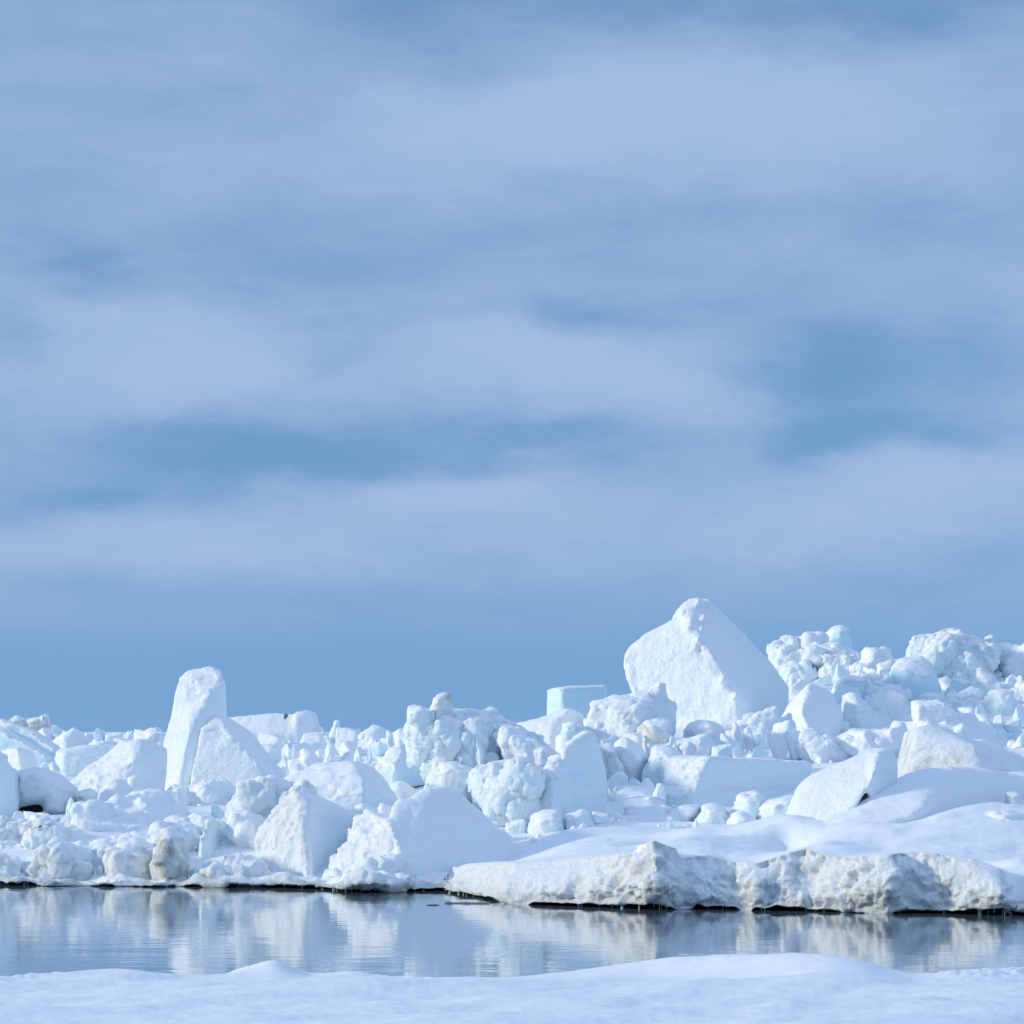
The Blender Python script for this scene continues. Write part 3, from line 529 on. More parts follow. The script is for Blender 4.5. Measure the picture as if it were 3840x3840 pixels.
B('ice_slab', 'leaning pale slab left of the central mound', 'ice slab', 2, 60, [[(890, 992, .3), (1000, 862, .5), (1090, 790, .7), (1105, 850, .4), (1055, 985, 0)], [(1060, 985, .3), (1090, 820, .9), (1180, 760, 1.2), (1320, 830, 1.6), (1330, 975, 1.4)]], 'ice', T=1.6, rough=.25, smooth=.08)
B('ice_block', 'flat topped snowy block on the skyline right of the pillar, dark spot on its rim', 'ice block', 2, 92, [[(-440, 610, .6), (-200, 590, .6), (0, 580, .5), (140, 548, .4), (300, 560, .4), (330, 700, 0), (-100, 730, 0), (-400, 720, .2)], [(290, 540, .3), (410, 528, .4), (432, 660, .6), (465, 685, .8), (330, 730, 0), (280, 600, .1)]], 'snow', T=3.5, rough=.35, smooth=.12, vox=.05)
fl = bpy.data.objects['ice_block.003'] if False else [o for o in COL.objects if o.get('label', '').startswith('flat topped snowy block')][0]
B('dirt_clump', None, None, 2, 91.6, [(205, 575, 0), (210, 556, 0), (236, 552, 0), (246, 572, 0), (232, 592, 0), (215, 606, 0)], 'silt', T=.3, rough=.3, smooth=.2, parent=fl, sink=0, cap=False)
B('ice_spike', 'pointed upright ice splinter among the far rubble', 'ice spike', 2, 84, [(550, 740), (575, 660), (612, 606), (636, 640), (640, 740)], 'ice', T=.8, rough=.2, smooth=.15, vox=.04)
cm = [[(1180, 640), (1200, 552), (1290, 560), (1340, 620), (1300, 740), (1200, 750)],
      [(1195, 700), (1300, 590), (1480, 562), (1640, 640), (1600, 900), (1330, 960), (1270, 830), (1225, 770)],
      [(1480, 565, .8), (1640, 558, .9), (1800, 556, 1.1), (1930, 640, 1.5), (2060, 760, 1.8), (2330, 930, 2.2), (2300, 1080, 2.0), (1900, 1050, .6), (1560, 900, 0)],
      [(1285, 1130, .3), (1320, 950, .5), (1560, 880, .2), (1900, 1000, .5), (2200, 1080, 1.2), (2250, 1250, .8), (1932, 1300, .3), (1500, 1200, .0)],
      [(1580, 720, .0), (1640, 640, .1), (1700, 628, .2), (1830, 720, .7), (1830, 810, .7), (1640, 800, .1)],
      [(1560, 1200), (1932, 1100), (2120, 1250), (2150, 1500), (1960, 1600), (1800, 1480), (1640, 1320)]]
B('ice_mound', 'large lumpy central mound of snow and ice with an undercut left side', 'ice mound', 2, 55.5, cm, 'ice', T=3.2, rough=.8, smooth=.12, lumpy=.42, sink=.5, clus=(120, .08, .24))
B('ice_block', 'upright block with tan dirty left face perched on top of the central mound', 'ice block', 2, 55.6, [(1288, 640, .35), (1292, 515, .3), (1340, 455, .35), (1412, 402, .4), (1470, 425, .45), (1500, 545, .6), (1490, 640, .6), (1370, 610, 0), (1350, 520, .05)], 'stain', T=.7, rough=.35, smooth=.15)
B('ice_block', 'grey mauve rounded block set in the front of the central mound', 'ice block', 2, 54.6, [(1320, 1060), (1400, 960), (1480, 940), (1620, 980), (1700, 1060), (1600, 1130), (1400, 1120)], 'dirty', T=1.1, rough=.35, smooth=.2, lumpy=.3)
B('ice_fin', 'small upright blue fin standing out of the top right slope of the central mound', 'ice slab', 2, 55.35, [(1570, 790, .3), (1590, 700, .3), (1640, 640, .4), (1700, 626, .5), (1790, 690, .9), (1835, 800, 1.1), (1690, 850, 0), (1660, 700, .1)], 'ice', T=1.1, rough=.6, smooth=.1)
B('snow_mound', 'crumbled icy snow on the lower right front of the central mound', 'snow mound', 2, 54.2, [[(1560, 1060), (1700, 960), (1932, 930), (2060, 1030), (2080, 1250), (1900, 1420), (1700, 1260)]], 'ice', T=1.6, rough=.6, smooth=.25, lumpy=.25, clus=(40, .08, .34))
B('snow_mound', 'ragged snow crust along the sloping right shoulder of the central mound', 'snow mound', 2, 55.4, [[(1840, 640), (1960, 690), (2150, 800), (2330, 920), (2300, 1040), (2050, 960), (1850, 860)]], 'snow', T=1.6, rough=.5, smooth=.2, lumpy=.3, clus=(30, .08, .26))
t_ = at(*uv(6, 1338, 1036), 2.5 * F / (uv(6, 1338, 1036)[1] - HV))
o = link('ice_chunk', mesh_from('ice_chunk', [(-.13, -.05, -.03), (.10, -.08, -.03), (.15, .07, -.03), (-.08, .10, -.03), (-.09, -.02, .010), (.05, -.03, .014), (.08, .04, .009), (-.04, .06, .012)], [(4, 5, 6, 7), (0, 1, 5, 4), (1, 2, 6, 5), (2, 3, 7, 6), (3, 0, 4, 7)], M['wet'], smooth=False), None, (t_[0], t_[1], 0))
tag(o, 'tiny dark wet scrap of ice floating off the tip of the floe', 'ice chunk')
# --- centre right (sheet 3)
B('ice_fin', 'thin shaded fin with jagged lit edge at the right end of the central mound', 'ice slab', 3, 52.6, [[(385, 1230, .5), (410, 1195, .6), (500, 1150, .8), (560, 1105, 1.0), (590, 1110, 1.0), (655, 1185, 1.3), (700, 1340, 1.4), (560, 1440, .6), (360, 1330, .3)], [(245, 1425, .2), (285, 1290, .45), (340, 1270, .5), (400, 1300, .4), (330, 1440, .1), (265, 1480, .1)], [(300, 1360, .3), (420, 1290, .4), (700, 1330, 1.4), (728, 1480, 1.4), (715, 1560, 1.3), (590, 1740, .9), (430, 1700, .05), (270, 1480, 0)], [(170, 1530, .3), (250, 1490, .1), (330, 1440, .0), (600, 1500, .5), (560, 1720, .4), (300, 1730, -.1)], [(430, 1690, .3), (600, 1560, .7), (690, 1600, 1.2), (600, 1790, .9), (420, 1790, .2)]], 'ice', T=1.6, rough=.85, smooth=.09)
B('snow_mound', 'lumpy snow with a thin upright splinter below the central mound', 'snow mound', 3, 52.4, [[(-200, 1500), (0, 1470), (160, 1500), (240, 1560), (260, 1720), (60, 1780), (-160, 1720)], [(70, 1500), (102, 1432), (140, 1500)]], 'ice', T=1.5, rough=.5, smooth=.3, lumpy=.6, clus=(20, .12, .35))
B('ice_block', 'rectangular block with clean cut cyan face, on the skyline beside the biggest block', 'ice block', 3, 66, [(255, 965, .5), (258, 800, .5), (295, 775, .6), (370, 785, 0), (700, 755, .35), (715, 765, .4), (715, 1020, .4), (375, 1020, 0)], 'blue', T=2.0, rough=.08, smooth=.03, it=1)
B('snow_mound', 'smooth drift with a shadowed right flank before the rectangular block', 'snow mound', 3, 63, [(20, 1040, .8), (200, 985, .7), (390, 925, .6), (450, 920, .5), (540, 960, 1.2), (550, 1080, 1.2), (300, 1140, 0), (100, 1090, .3), (330, 1000, .2)], 'snow', T=2.2, rough=.2, smooth=.06, it=6)
B('ice_block', 'small pale blue chunk tucked at the foot of the rectangular block', 'ice block', 3, 61.8, [(370, 1090), (400, 1050), (470, 1038), (540, 1080), (550, 1130), (440, 1140)], 'blue', T=.7, rough=.2, smooth=.12, it=5)
B('ice_block', 'small white chunk below the pale blue chunk at the drift edge', 'ice block', 3, 61, [(325, 1130), (400, 1095), (470, 1120), (500, 1170), (400, 1180)], 'snow', T=.7, rough=.2, smooth=.12, it=5)
B('snow_mound', 'ragged snowy heap below the left corner of the biggest block', 'snow mound', 3, 62, [[(588, 1105, .4), (620, 890, .6), (870, 832, .8), (960, 1020, 0), (870, 1140, 0), (700, 1150, .1)], [(860, 840, .9), (1010, 790, 1.1), (1060, 800, 1.1), (1110, 855, 1.0), (1245, 905, 1.4), (1230, 965, 1.3), (1200, 1110, .9), (870, 1140, 0), (960, 950, .2)]], 'white', T=2.2, rough=.6, smooth=.25, lumpy=.22, clus=(12, .12, .5))
knob = [[tuple(at(*uv(3, kx + jx, ky + jy), 71 + kd + jd)) for jx, jy, jd in ((-kr, 0, 0), (kr, 0, 0), (0, -kr, 0), (0, kr, 0), (kr * .6, kr * .6, -.2), (-kr * .6, kr * .5, -.25), (0, 0, -.3), (0, 0, .8), (kr * .5, -kr * .7, 0))]
        for kx, ky, kd, kr in ((1400, 115, 1.6, 48), (1470, 130, 1.8, 50), (1530, 190, 1.95, 46), (1450, 240, 1.2, 46), (1440, 320, 1.0, 40), (1560, 270, 1.9, 44), (1640, 330, 2.3, 38), (1690, 375, 2.5, 36), (1760, 430, 2.8, 34), (1300, 190, 1.4, 44), (1340, 300, .95, 40), (1400, 400, .7, 40), (1850, 500, 3.2, 28), (1600, 700, .1, 38), (1690, 830, 0, 36))]
big = [[(845, 545, 1.6), (860, 500, 1.6), (910, 430, 1.6), (1090, 300, 1.5), (1245, 240, 1.4), (1330, 420, .8), (1480, 600, .4), (1620, 760, .1), (1715, 885, -.1), (1680, 1020, .1), (1560, 1040, .3), (1250, 960, 1.0), (1100, 865, 1.3), (930, 835, 1.6), (880, 690, 1.65)],
       [(1245, 245, 1.4), (1255, 175, 1.5), (1300, 110, 1.6), (1380, 74, 1.7), (1500, 95, 2.0), (1350, 250, .8), (1380, 450, .6), (1560, 200, 1.8), (1600, 400, 1.4)],
       [(1350, 240, .85), (1500, 100, 2.0), (1700, 340, 2.9), (1850, 470, 3.4), (1950, 560, 3.7), (2090, 760, 4.2), (2090, 930, 4.0), (1900, 1060, 2.4), (1690, 1040, .1), (1715, 885, -.05), (1480, 600, .45)]]
B('giant_ice_block', 'biggest block on the skyline, bright rough left face, smooth blue right face and knobbed peak', 'ice block', 3, 71, big, 'white', T=5, rough=.42, smooth=.05, vox=.038, cap=False)
B('ice_boulder', 'shaded rounded boulder in the gully below the ragged snowy heap', 'ice boulder', 3, 58, [(780, 1180), (860, 1140), (950, 1200), (1020, 1290), (985, 1410), (880, 1380), (800, 1300)], 'snow', T=1.1, rough=.3, smooth=.12, lumpy=.2, rx=-.5)
B('ice_block', 'yellowish leaning chunk left of the shaded boulder in the gully', 'ice block', 3, 57.6, [(650, 1205), (740, 1190), (800, 1290), (860, 1380), (860, 1480), (700, 1420)], 'stain', T=1.0, rough=.3, smooth=.15, rx=.3)
B('ice_block', 'snow capped chunk with yellow stains high above the gully', 'ice block', 3, 61, [[(965, 1110), (1030, 1040), (1160, 1030), (1215, 1110), (1200, 1215), (1000, 1240)]], 'stain', T=1.2, rough=.45, smooth=.3, lumpy=.4)
B('ice_block', 'long snowy chunk under the bright foot of the biggest block', 'ice block', 3, 62.5, [(1295, 1090), (1340, 1035), (1470, 1010), (1600, 1070), (1590, 1130), (1350, 1140)], 'snow', T=1.3, rough=.3, smooth=.15, lumpy=.25)
B('ice_block', 'snowy chunk with pointed top above the layered slab', 'ice block', 3, 60, [(1200, 1200), (1330, 1150), (1470, 1105), (1510, 1180), (1600, 1300), (1300, 1310), (1220, 1260)], 'snow', T=1.3, rough=.4, smooth=.15, lumpy=.3)
B('ice_block', 'pale block leaning left of the layered slab', 'ice block', 3, 57.5, [(985, 1430), (1040, 1290), (1090, 1220), (1210, 1225), (1300, 1300), (1200, 1480), (1090, 1540)], 'ice', T=1.3, rough=.4, smooth=.15, lumpy=.15)
lay = empty('layered_ice_slab', at(*uv(3, 1600, 1650), 56.5), 'long horizontal blue slab of two layers with bright ragged left end, centre right', 'ice slab')
B('upper_layer', None, None, 3, 56, [[(1165, 1325, .9), (1180, 1303, 1.0), (1400, 1298, .5), (1480, 1300, .3), (1490, 1400, .15), (1400, 1512, 0), (1150, 1512, .6), (1200, 1400, .7)], [(1470, 1300, .3), (1932, 1325, 1.2), (2270, 1340, 1.9), (2250, 1460, 1.9), (2210, 1530, 1.8), (1400, 1512, .05)]], 'ice', T=3, rough=.6, smooth=.04, it=2, parent=lay)
B('lower_layer', None, None, 3, 56, [[(1100, 1535, .6), (1150, 1500, .7), (1400, 1500, .08), (1385, 1660, -.1), (1250, 1670, 0), (1160, 1600, .2)], [(1400, 1508, .12), (2200, 1530, 1.75), (2180, 1650, 1.6), (1900, 1700, 1.0), (1385, 1680, -.1)]], 'ice', T=3, rough=.6, smooth=.04, it=2, parent=lay)
# --- right ridge (sheet 4)
B('ice_block', 'round shouldered cluster block on the skyline right of the biggest block', 'ice block', 4, 82, [[(20, 560), (60, 495), (200, 480), (260, 520), (240, 620), (160, 650), (60, 640)], [(230, 530), (320, 470), (380, 480), (350, 680), (230, 700)]], 'ice', T=1.6, rough=.5, smooth=.35, lumpy=.6, vox=.045, clus=(14, .2, .45))
B('ice_block', 'translucent cyan lens shaped block topping the ridge peak', 'ice block', 4, 83, [(360, 490), (380, 440), (480, 330), (550, 300), (610, 330), (638, 400), (625, 480), (480, 540)], 'blue', T=1.2, rough=.15, smooth=.12, vox=.045)
B('snow_mound', 'craggy snow peak beneath the cyan lens shaped block', 'snow mound', 4, 81, [[(310, 640), (360, 505), (500, 475), (620, 500), (680, 560), (740, 640), (700, 800), (450, 800), (300, 760)], [(60, 640), (260, 620), (320, 780), (180, 820)]], 'ice', T=2.4, rough=.5, smooth=.3, lumpy=.7, vox=.045, sink=.6, clus=(30, .12, .32))
B('ice_block', 'squat rounded chunk in the saddle of the right ridge', 'ice block', 4, 79, [[(665, 640), (700, 590), (780, 570), (830, 640), (800, 720), (690, 720)], [(780, 570), (860, 550), (900, 580), (935, 690), (900, 760), (800, 740)]], 'snow', T=1.5, rough=.4, smooth=.25, lumpy=.5, vox=.045, clus=(10, .15, .4))
B('ice_block', 'pale green chunk sticking out left below the ridge saddle', 'ice block', 4, 76.5, [(500, 745), (560, 695), (640, 680), (760, 710), (730, 800), (600, 835), (530, 810)], 'ice', T=1.2, rough=.25, smooth=.15)
B('ice_block', 'snow crusted chunks grown together below the saddle of the right ridge', 'ice block', 4, 76.8, [[(700, 790), (760, 710), (860, 715), (890, 860), (800, 900), (720, 880)]], 'snow', T=1.2, rough=.45, smooth=.3, lumpy=.55, clus=(14, .12, .35))
B('ice_block', 'tilted rounded cyan block with green underside, hanging in the right ridge', 'ice block', 4, 76, [(930, 660, .5), (950, 610, .6), (1010, 548, .9), (1150, 530, 1.0), (1240, 592, .9), (1290, 700, .8), (1332, 830, .7), (1290, 905, .5), (1180, 948, .3), (1060, 840, .1), (1005, 720, .1), (1030, 640, 0), (1200, 700, .0), (1230, 850, .0)], 'blue', T=2.0, rough=.15, smooth=.08, it=5, sink=0)
B('snow_mound', 'cauliflower like snow crest at the top right skyline', 'snow mound', 4, 80, [[(1085, 510), (1260, 470), (1320, 390), (1440, 400), (1600, 450), (1660, 560), (1400, 700), (1250, 620)], [(1290, 680), (1400, 560), (1560, 480), (1650, 540), (1700, 720), (1500, 850), (1330, 800)]], 'ice', T=2.4, rough=.6, smooth=.4, lumpy=.9, vox=.045, sink=.6, clus=(46, .15, .5))
B('snow_mound', 'broad shaded dome of snow at the right end of the skyline', 'snow mound', 4, 80.5, [[(1640, 560), (1660, 490), (1780, 490), (1932, 520), (2300, 500), (2400, 700), (2000, 860), (1700, 850)], [(1820, 530), (1932, 512), (2050, 600), (1900, 700)]], 'snow', T=2.6, rough=.5, smooth=.25, lumpy=.55, vox=.045, sink=.6, clus=(34, .15, .5))
so_ = B('ice_slab', 'smooth shaded slab over a dark hollow, right of the biggest block', 'ice slab', 4, 69, [[(90, 1010, 1.2), (170, 880, 1.0), (250, 800, 1.0), (330, 732, 1.0), (480, 790, 1.2), (560, 930, 1.4), (572, 990, 1.4), (530, 1070, 1.0), (460, 1100, .2), (300, 1080, 0), (250, 950, .1)]], 'snow', T=2.4, rough=.4, smooth=.04, it=4, rx=-.3)
B('ice_slab', 'pale tilted slab right of the dark hollow', 'ice slab', 4, 71, [(575, 900, .6), (590, 850, .6), (650, 820, .7), (760, 920, .6), (900, 1060, .7), (930, 1140, .6), (720, 1150, 0), (600, 1060, .2), (680, 960, 0)], 'ice', T=1.8, rough=.3, smooth=.2, lumpy=.15)
B('snow_mound', 'packed snowy rubble filling the gap between crest and dome on the skyline', 'snow mound', 4, 81.5, [[(1500, 700), (1560, 560), (1680, 520), (1800, 560), (1860, 800), (1700, 900), (1540, 860)]], 'ice', T=2, rough=.5, smooth=.3, lumpy=.5, vox=.04, sink=.6, clus=(22, .15, .45))
B('snow_mound', 'packed snowy rubble in the middle of the right ridge, above the wide snow slope', 'snow mound', 4, 75, [[(1000, 960), (1150, 930), (1400, 900), (1700, 940), (2000, 1000), (2000, 1250), (1500, 1150), (1100, 1050)]], 'ice', T=2, rough=.5, smooth=.3, lumpy=.4, vox=.04, sink=.6, clus=(40, .15, .5))
B('snow_mound', 'packed snowy rubble just below the cauliflower like crest', 'snow mound', 4, 77, [[(1330, 900), (1420, 800), (1640, 780), (1932, 800), (2150, 850), (2150, 1040), (1500, 1020)]], 'ice', T=2, rough=.5, smooth=.25, lumpy=.35, vox=.04, sink=.6, clus=(42, .15, .5))
B('snow_mound', 'icy rubble burying the right foot of the biggest block', 'snow mound', 3, 67, [[(1590, 1110), (1700, 1045), (1900, 1030), (2080, 1050), (2080, 1140), (1700, 1160)]], 'ice', T=1.8, rough=.5, smooth=.25, lumpy=.2, vox=.036, sink=.6, clus=(18, .1, .45))
B('ice_slab', 'smooth snow slab sloping down from the saddle in the middle of the right ridge', 'ice slab', 4, 73.5, [(760, 900, .3), (900, 730, .7), (1000, 735, .8), (1060, 860, 1.0), (1110, 1000, 1.2), (1080, 1120, .8), (900, 1080, 0)], 'snow', T=2.2, rough=.35, smooth=.08)
B('ice_block', 'blocky snow chunk at the right edge under the dome', 'ice block', 4, 74, [[(1620, 930), (1700, 830), (1740, 792), (1840, 790), (1895, 900), (1800, 985), (1650, 980)]], 'ice', T=1.5, rough=.45, smooth=.25, lumpy=.35)
B('ice_block', 'broken chunk below the cauliflower like crest', 'ice block', 4, 75, [(1380, 880), (1450, 815), (1520, 780), (1620, 800), (1630, 910), (1500, 950), (1400, 940)], 'ice', T=1.4, rough=.4, smooth=.25, lumpy=.3)
B('ice_slab', 'narrow slanting slab on the right slope, pointing down right', 'ice slab', 4, 69, [(1540, 1000), (1610, 970), (1790, 1130), (1780, 1180), (1690, 1190), (1590, 1120)], 'ice', T=.9, rough=.4, smooth=.2, lumpy=.15)
B('ice_block', 'thin finger of ice lying on the right slope above the dirty rounded block', 'ice block', 4, 67, [(1365, 1095), (1400, 1060), (1480, 1028), (1500, 1045), (1470, 1085), (1400, 1120)], 'snow', T=.6, rough=.25, smooth=.15)
B('snow_mound', 'wide snow slope above the two rounded white blocks', 'snow mound', 4, 66.5, [(1160, 1010, 1), (1250, 970, 1.5), (1500, 1000, 1.5), (1900, 1250, 2), (2300, 1330, 2.4), (2300, 1450, 2), (1500, 1300, .3), (1150, 1160, .1)], 'snow', T=3, rough=.3, smooth=.2, lumpy=.25, clus=(16, .2, .6))
B('snow_mound', 'tumbled snow mound in front of the dark hollow', 'snow mound', 4, 63, [[(210, 1200), (290, 1150), (420, 1140), (520, 1200), (610, 1310), (400, 1360), (300, 1320)], [(500, 1170), (640, 1080), (900, 1080), (1000, 1180), (900, 1290), (620, 1290)]], 'snow', T=2, rough=.35, smooth=.12, lumpy=.25, it=5, clus=(16, .15, .45))
B('ice_block', 'bright white rounded block standing on the snow slope, smooth shaded right end', 'ice block', 4, 46.6, [[(120, 1920, .5), (150, 1850, .6), (230, 1590, .8), (290, 1482, .9), (400, 1392, 1.1), (770, 1240, 1.0), (800, 1300, .6), (770, 1500, .1), (600, 1750, 0), (450, 1850, 0)], [(740, 1248, 1.0), (850, 1210, .85), (945, 1222, .9), (992, 1330, .95), (980, 1470, .85), (900, 1545, .5), (765, 1500, .1), (830, 1250, .6), (790, 1400, .15)]], 'white', T=2.6, rough=.12, smooth=.05, it=5, cap=False)
B('ice_block', 'yellow grey stained rounded block behind the bright white block, half buried in snow', 'ice block', 4, 52, [(1015, 1500, .75), (1022, 1400, .75), (1045, 1300, .8), (1110, 1070, .9), (1200, 1033, 1.1), (1290, 1048, 1.2), (1600, 1160, 1.5), (1932, 1285, 2.0), (1950, 1450, .9), (1620, 1420, .0), (1560, 1215, .45), (1080, 1500, .35), (1600, 1500, 0)], 'stain', T=3, rough=.12, smooth=.08, it=5, cap=False)
B('snow_drift', 'sharp crested snow drift between bright white block and stained block, right flank shaded', 'snow drift', 8, 46.3,
  [(300, 470, .0), (480, 402, .1), (700, 285, .35), (900, 160, .7), (1000, 110, 1.0), (1200, 20, 1.8), (500, 470, -.3), (1110, 350, 0), (1190, 265, .25), (1220, 200, .5), (1250, 105, 1.0), (1330, 40, 1.6), (1385, -15, 2.1), (1330, 380, .6), (1600, 310, 1.6), (1932, 215, 2.7), (2150, 150, 3.2), (1932, 60, 3.4), (1600, 0, 3.1), (1460, -10, 2.6), (900, 420, -.2)], 'ground', T=3, rough=.15, smooth=.05, it=7, cap=False, sink=.2)
B('ice_lump', 'small cream coloured lump on the snow at the right edge', 'ice lump', 4, 47.6, [(1790, 1610), (1800, 1572), (1870, 1566), (1932, 1610), (1920, 1670), (1840, 1690)], 'stain', T=.5, rough=.15, smooth=.12, it=5, sink=.15)
B('ice_lump', 'ragged snow lump low at the right edge, below the cream lump', 'ice lump', 4, 45.5, [(1560, 1930), (1660, 1760), (1720, 1742), (1840, 1745), (1932, 1800), (1990, 1930)], 'dirty', T=1.0, rough=.35, smooth=.25, lumpy=.35)
B('snow_mound', 'low rounded drift on the snow slope left of the ragged lump', 'snow mound', 4, 46.9, [(1330, 1720, .6), (1450, 1660, .7), (1600, 1636, .8), (1740, 1670, 1.2), (1760, 1740, 1.2), (1500, 1800, .1)], 'snow', T=2, rough=.2, smooth=.06, it=6)
# --- rubble in front of the layered slab (sheets 3, 7)
GR = 'ice chunks in front of the layered slab'
B('ice_block', 'rounded chunk at the left end of the snow valley, under the thin shaded fin', 'ice block', 3, 51, [(118, 1830), (150, 1760), (250, 1705), (360, 1700), (400, 1850), (370, 1920), (180, 1930)], 'ice', T=1.1, rough=.3, smooth=.15, lumpy=.2)
B('ice_block', 'shaded block right of the rounded chunk under the thin fin', 'ice block', 3, 51.3, [(375, 1790), (400, 1740), (560, 1700), (600, 1770), (615, 1900), (420, 1900)], 'ice', T=1.1, rough=.3, smooth=.1, rx=-.4)
B('ice_block', 'small pyramid chunk on the snow at the valley mouth', 'ice block', 7, 49.8, [(410, 580), (450, 530), (535, 474), (600, 530), (600, 620), (430, 640)], 'snow', T=.9, rough=.2, smooth=.1, rx=.2)
B('snow_mound', 'low drift with shaded right flank beside the small pyramid chunk', 'snow mound', 7, 48.8, [(480, 640, .3), (560, 580, .5), (680, 542, .6), (800, 560, 1.1), (890, 585, 1.4), (640, 640, 0)], 'snow', T=1.6, rough=.2, smooth=.07, it=5)
B('ice_boulder', 'small round grey boulder half sunk in the snow valley', 'ice boulder', 3, 53.8, [(838, 1710), (870, 1655), (920, 1660), (945, 1730), (930, 1790), (860, 1780)], 'dirty', T=.5, rough=.15, smooth=.12, it=5, rx=-.5)
B('snow_mound', 'hummocky snow in the valley below the yellowish leaning chunk', 'snow mound', 3, 54.5, [[(560, 1900, -1.0), (1180, 1800, -1.0), (600, 1760, .0), (700, 1650, .4), (860, 1605, .6), (1000, 1565, .8), (1130, 1625, .9), (900, 1800, -.5)], [(730, 1580, .9), (820, 1500, 1.3), (1050, 1480, 1.5), (1110, 1560, 1.4), (900, 1640, .5), (740, 1640, .5)]], 'snow', T=2.6, rough=.3, smooth=.12, lumpy=.15, it=4, clus=(16, .08, .2))
for lab, hs, Y in [('snowy chunk at the left end of the rubble row below the layered slab', [(1400, 1760), (1440, 1660), (1560, 1670), (1640, 1760), (1580, 1860), (1420, 1850)], 52.4),
                   ('tall lit chunk in the middle of the rubble row below the layered slab', [(1690, 1690), (1740, 1590), (1850, 1560), (1920, 1640), (1930, 1750), (1750, 1780)], 52.6),
                   ('broad low chunk before the tall lit chunk of the rubble row', [(1620, 1800), (1700, 1720), (1830, 1740), (1900, 1830), (1800, 1890), (1640, 1880)], 51.7)]:
    B('ice_chunk', lab, 'ice chunk', 3, Y, hs, 'ice', T=1.1, rough=.35, smooth=.15, lumpy=.3, group=GR)
B('ice_chunk', 'shaded chunk at the right end of the rubble row, beside the bright white block', 'ice chunk', 4, 51.8, [(-70, 1700), (0, 1640), (70, 1620), (130, 1600), (215, 1590), (230, 1700), (150, 1850), (-40, 1860)], 'ice', T=1.2, rough=.3, smooth=.12, lumpy=.2, group=GR)

# ------------------------------------------------------------------ loose chunks (a few shapes, many individuals)
LIB = []
def lib_chunk(seed, kind):
    rng = random.Random(seed); hs = []
    for _ in range(1 if kind == 'block' else rng.choice((2, 3))):
        c = Vector((0, 0, 0)) if kind == 'block' else Vector((rng.uniform(-.3, .3), rng.uniform(-.2, .2), rng.uniform(-.2, .15)))
        pts = []
        for _ in range(rng.randint(10, 16)):
            d = Vector((rng.gauss(0, 1), rng.gauss(0, 1), rng.gauss(0, 1))).normalized() * rng.uniform(.42, .58)
            if kind == 'block': d = Vector([max(-.36, min(.36, q * 1.25)) for q in d])
            pts.append(tuple(c + d * (1 if kind == 'block' else rng.uniform(.55, .9))))
        hs.append(pts)
    me = remeshed(hs, .036, 'chunk_shape'); SEED[0] += 7
    co = laplace(me, verts(me), 4); setco(me, co); n = normals(me)
    d = .05 * fbm(co / .5, seed, 3) + .03 * fbm(co / .16, seed + 3, 3)
    if kind != 'block':
        w, _ = worley(co / .42, seed + 5); w2, _ = worley(co / .2, seed + 6); d += .16 * (.4 - w) + .07 * (.4 - w2)
    co = laplace(me, co + n * d[:, None], 1, .3)
    lo, hi = co.min(0), co.max(0); co = (co - (lo + hi) / 2) / (hi - lo); co[:, 2] += .5
    setco(me, co); me.materials.clear(); me.materials.append(M['ice' if seed % 2 else 'snow'])
    me.polygons.foreach_set('use_smooth', np.ones(len(me.polygons), bool))
    return me
for k in range(9): LIB.append(lib_chunk(900 + k, 'block'))
for k in range(9): LIB.append(lib_chunk(950 + k, 'lump'))
rng = random.Random(3)
first = {}
def chunk(x, Y, z, w, d, h, label, group, kind=None, name='ice_chunk', tilt=.18):
    k = rng.randrange(9) + (9 if (kind == 'lump' or (kind is None and rng.random() < .55)) else 0)
    if k in first:
        o = first[k].copy(); COL.objects.link(o)
    else:
        o = link(name, LIB[k]); first[k] = o
    o.name = name; o.location = (x, Y, z); o.scale = (w, d, h)
    o.rotation_euler = (rng.uniform(-tilt, tilt), rng.uniform(-tilt, tilt), rng.choice((0, math.pi)) + rng.uniform(-.45, .45))
    return tag(o, label, 'ice chunk', group)
def box_chunk(c, x0, y0, x1, y1, Y, label, group, kind=None):
    a = at(*uv(c, x0, y1), Y); b_ = at(*uv(c, x1, y0), Y)
    w, h = b_[0] - a[0], b_[2] - a[2]
    bot = a[2] - .3 * h; tz = float(terrain([(a[0] + b_[0]) / 2], [Y])[0]) - .08
    if tz < bot: bot = max(tz, bot - .3)
    chunk((a[0] + b_[0]) / 2, Y, bot, w * 1.05, (w + h) * .6, b_[2] - bot, label, group, kind, tilt=.1)
z1 = ('small round snowy chunk in the cluster between pillar foot and dirty wedge', 'snowy chunks below the pillar')
for q in [(1700, 1180, 1812, 1290), (1590, 1228, 1700, 1340), (1628, 1310, 1760, 1432), (1708, 1340, 1770, 1430), (1800, 1160, 1890, 1260), (1860, 1100, 1960, 1230), (1560, 1320, 1650, 1400), (1800, 1260, 1900, 1370)]: box_chunk(1, *q, 53.5 - (q[3] - 1290) * .006, *z1, 'lump')
z2 = ('small snow chunk lying in front of the hollow boulder', 'snow chunks before the hollow')
for q, Y in [((82, 1290, 192, 1430), 51.6), ((190, 1285, 356, 1430), 52.0), ((340, 1320, 470, 1420), 52.4), ((440, 1330, 560, 1420), 52.3), ((-60, 1340, 90, 1450), 51.8), ((485, 1180, 560, 1300), 53.6)]: box_chunk(1, *q, Y, *z2)
z3 = ('snowy chunk in the jumbled far rubble right of the pillar', 'rubble chunks right of the pillar')
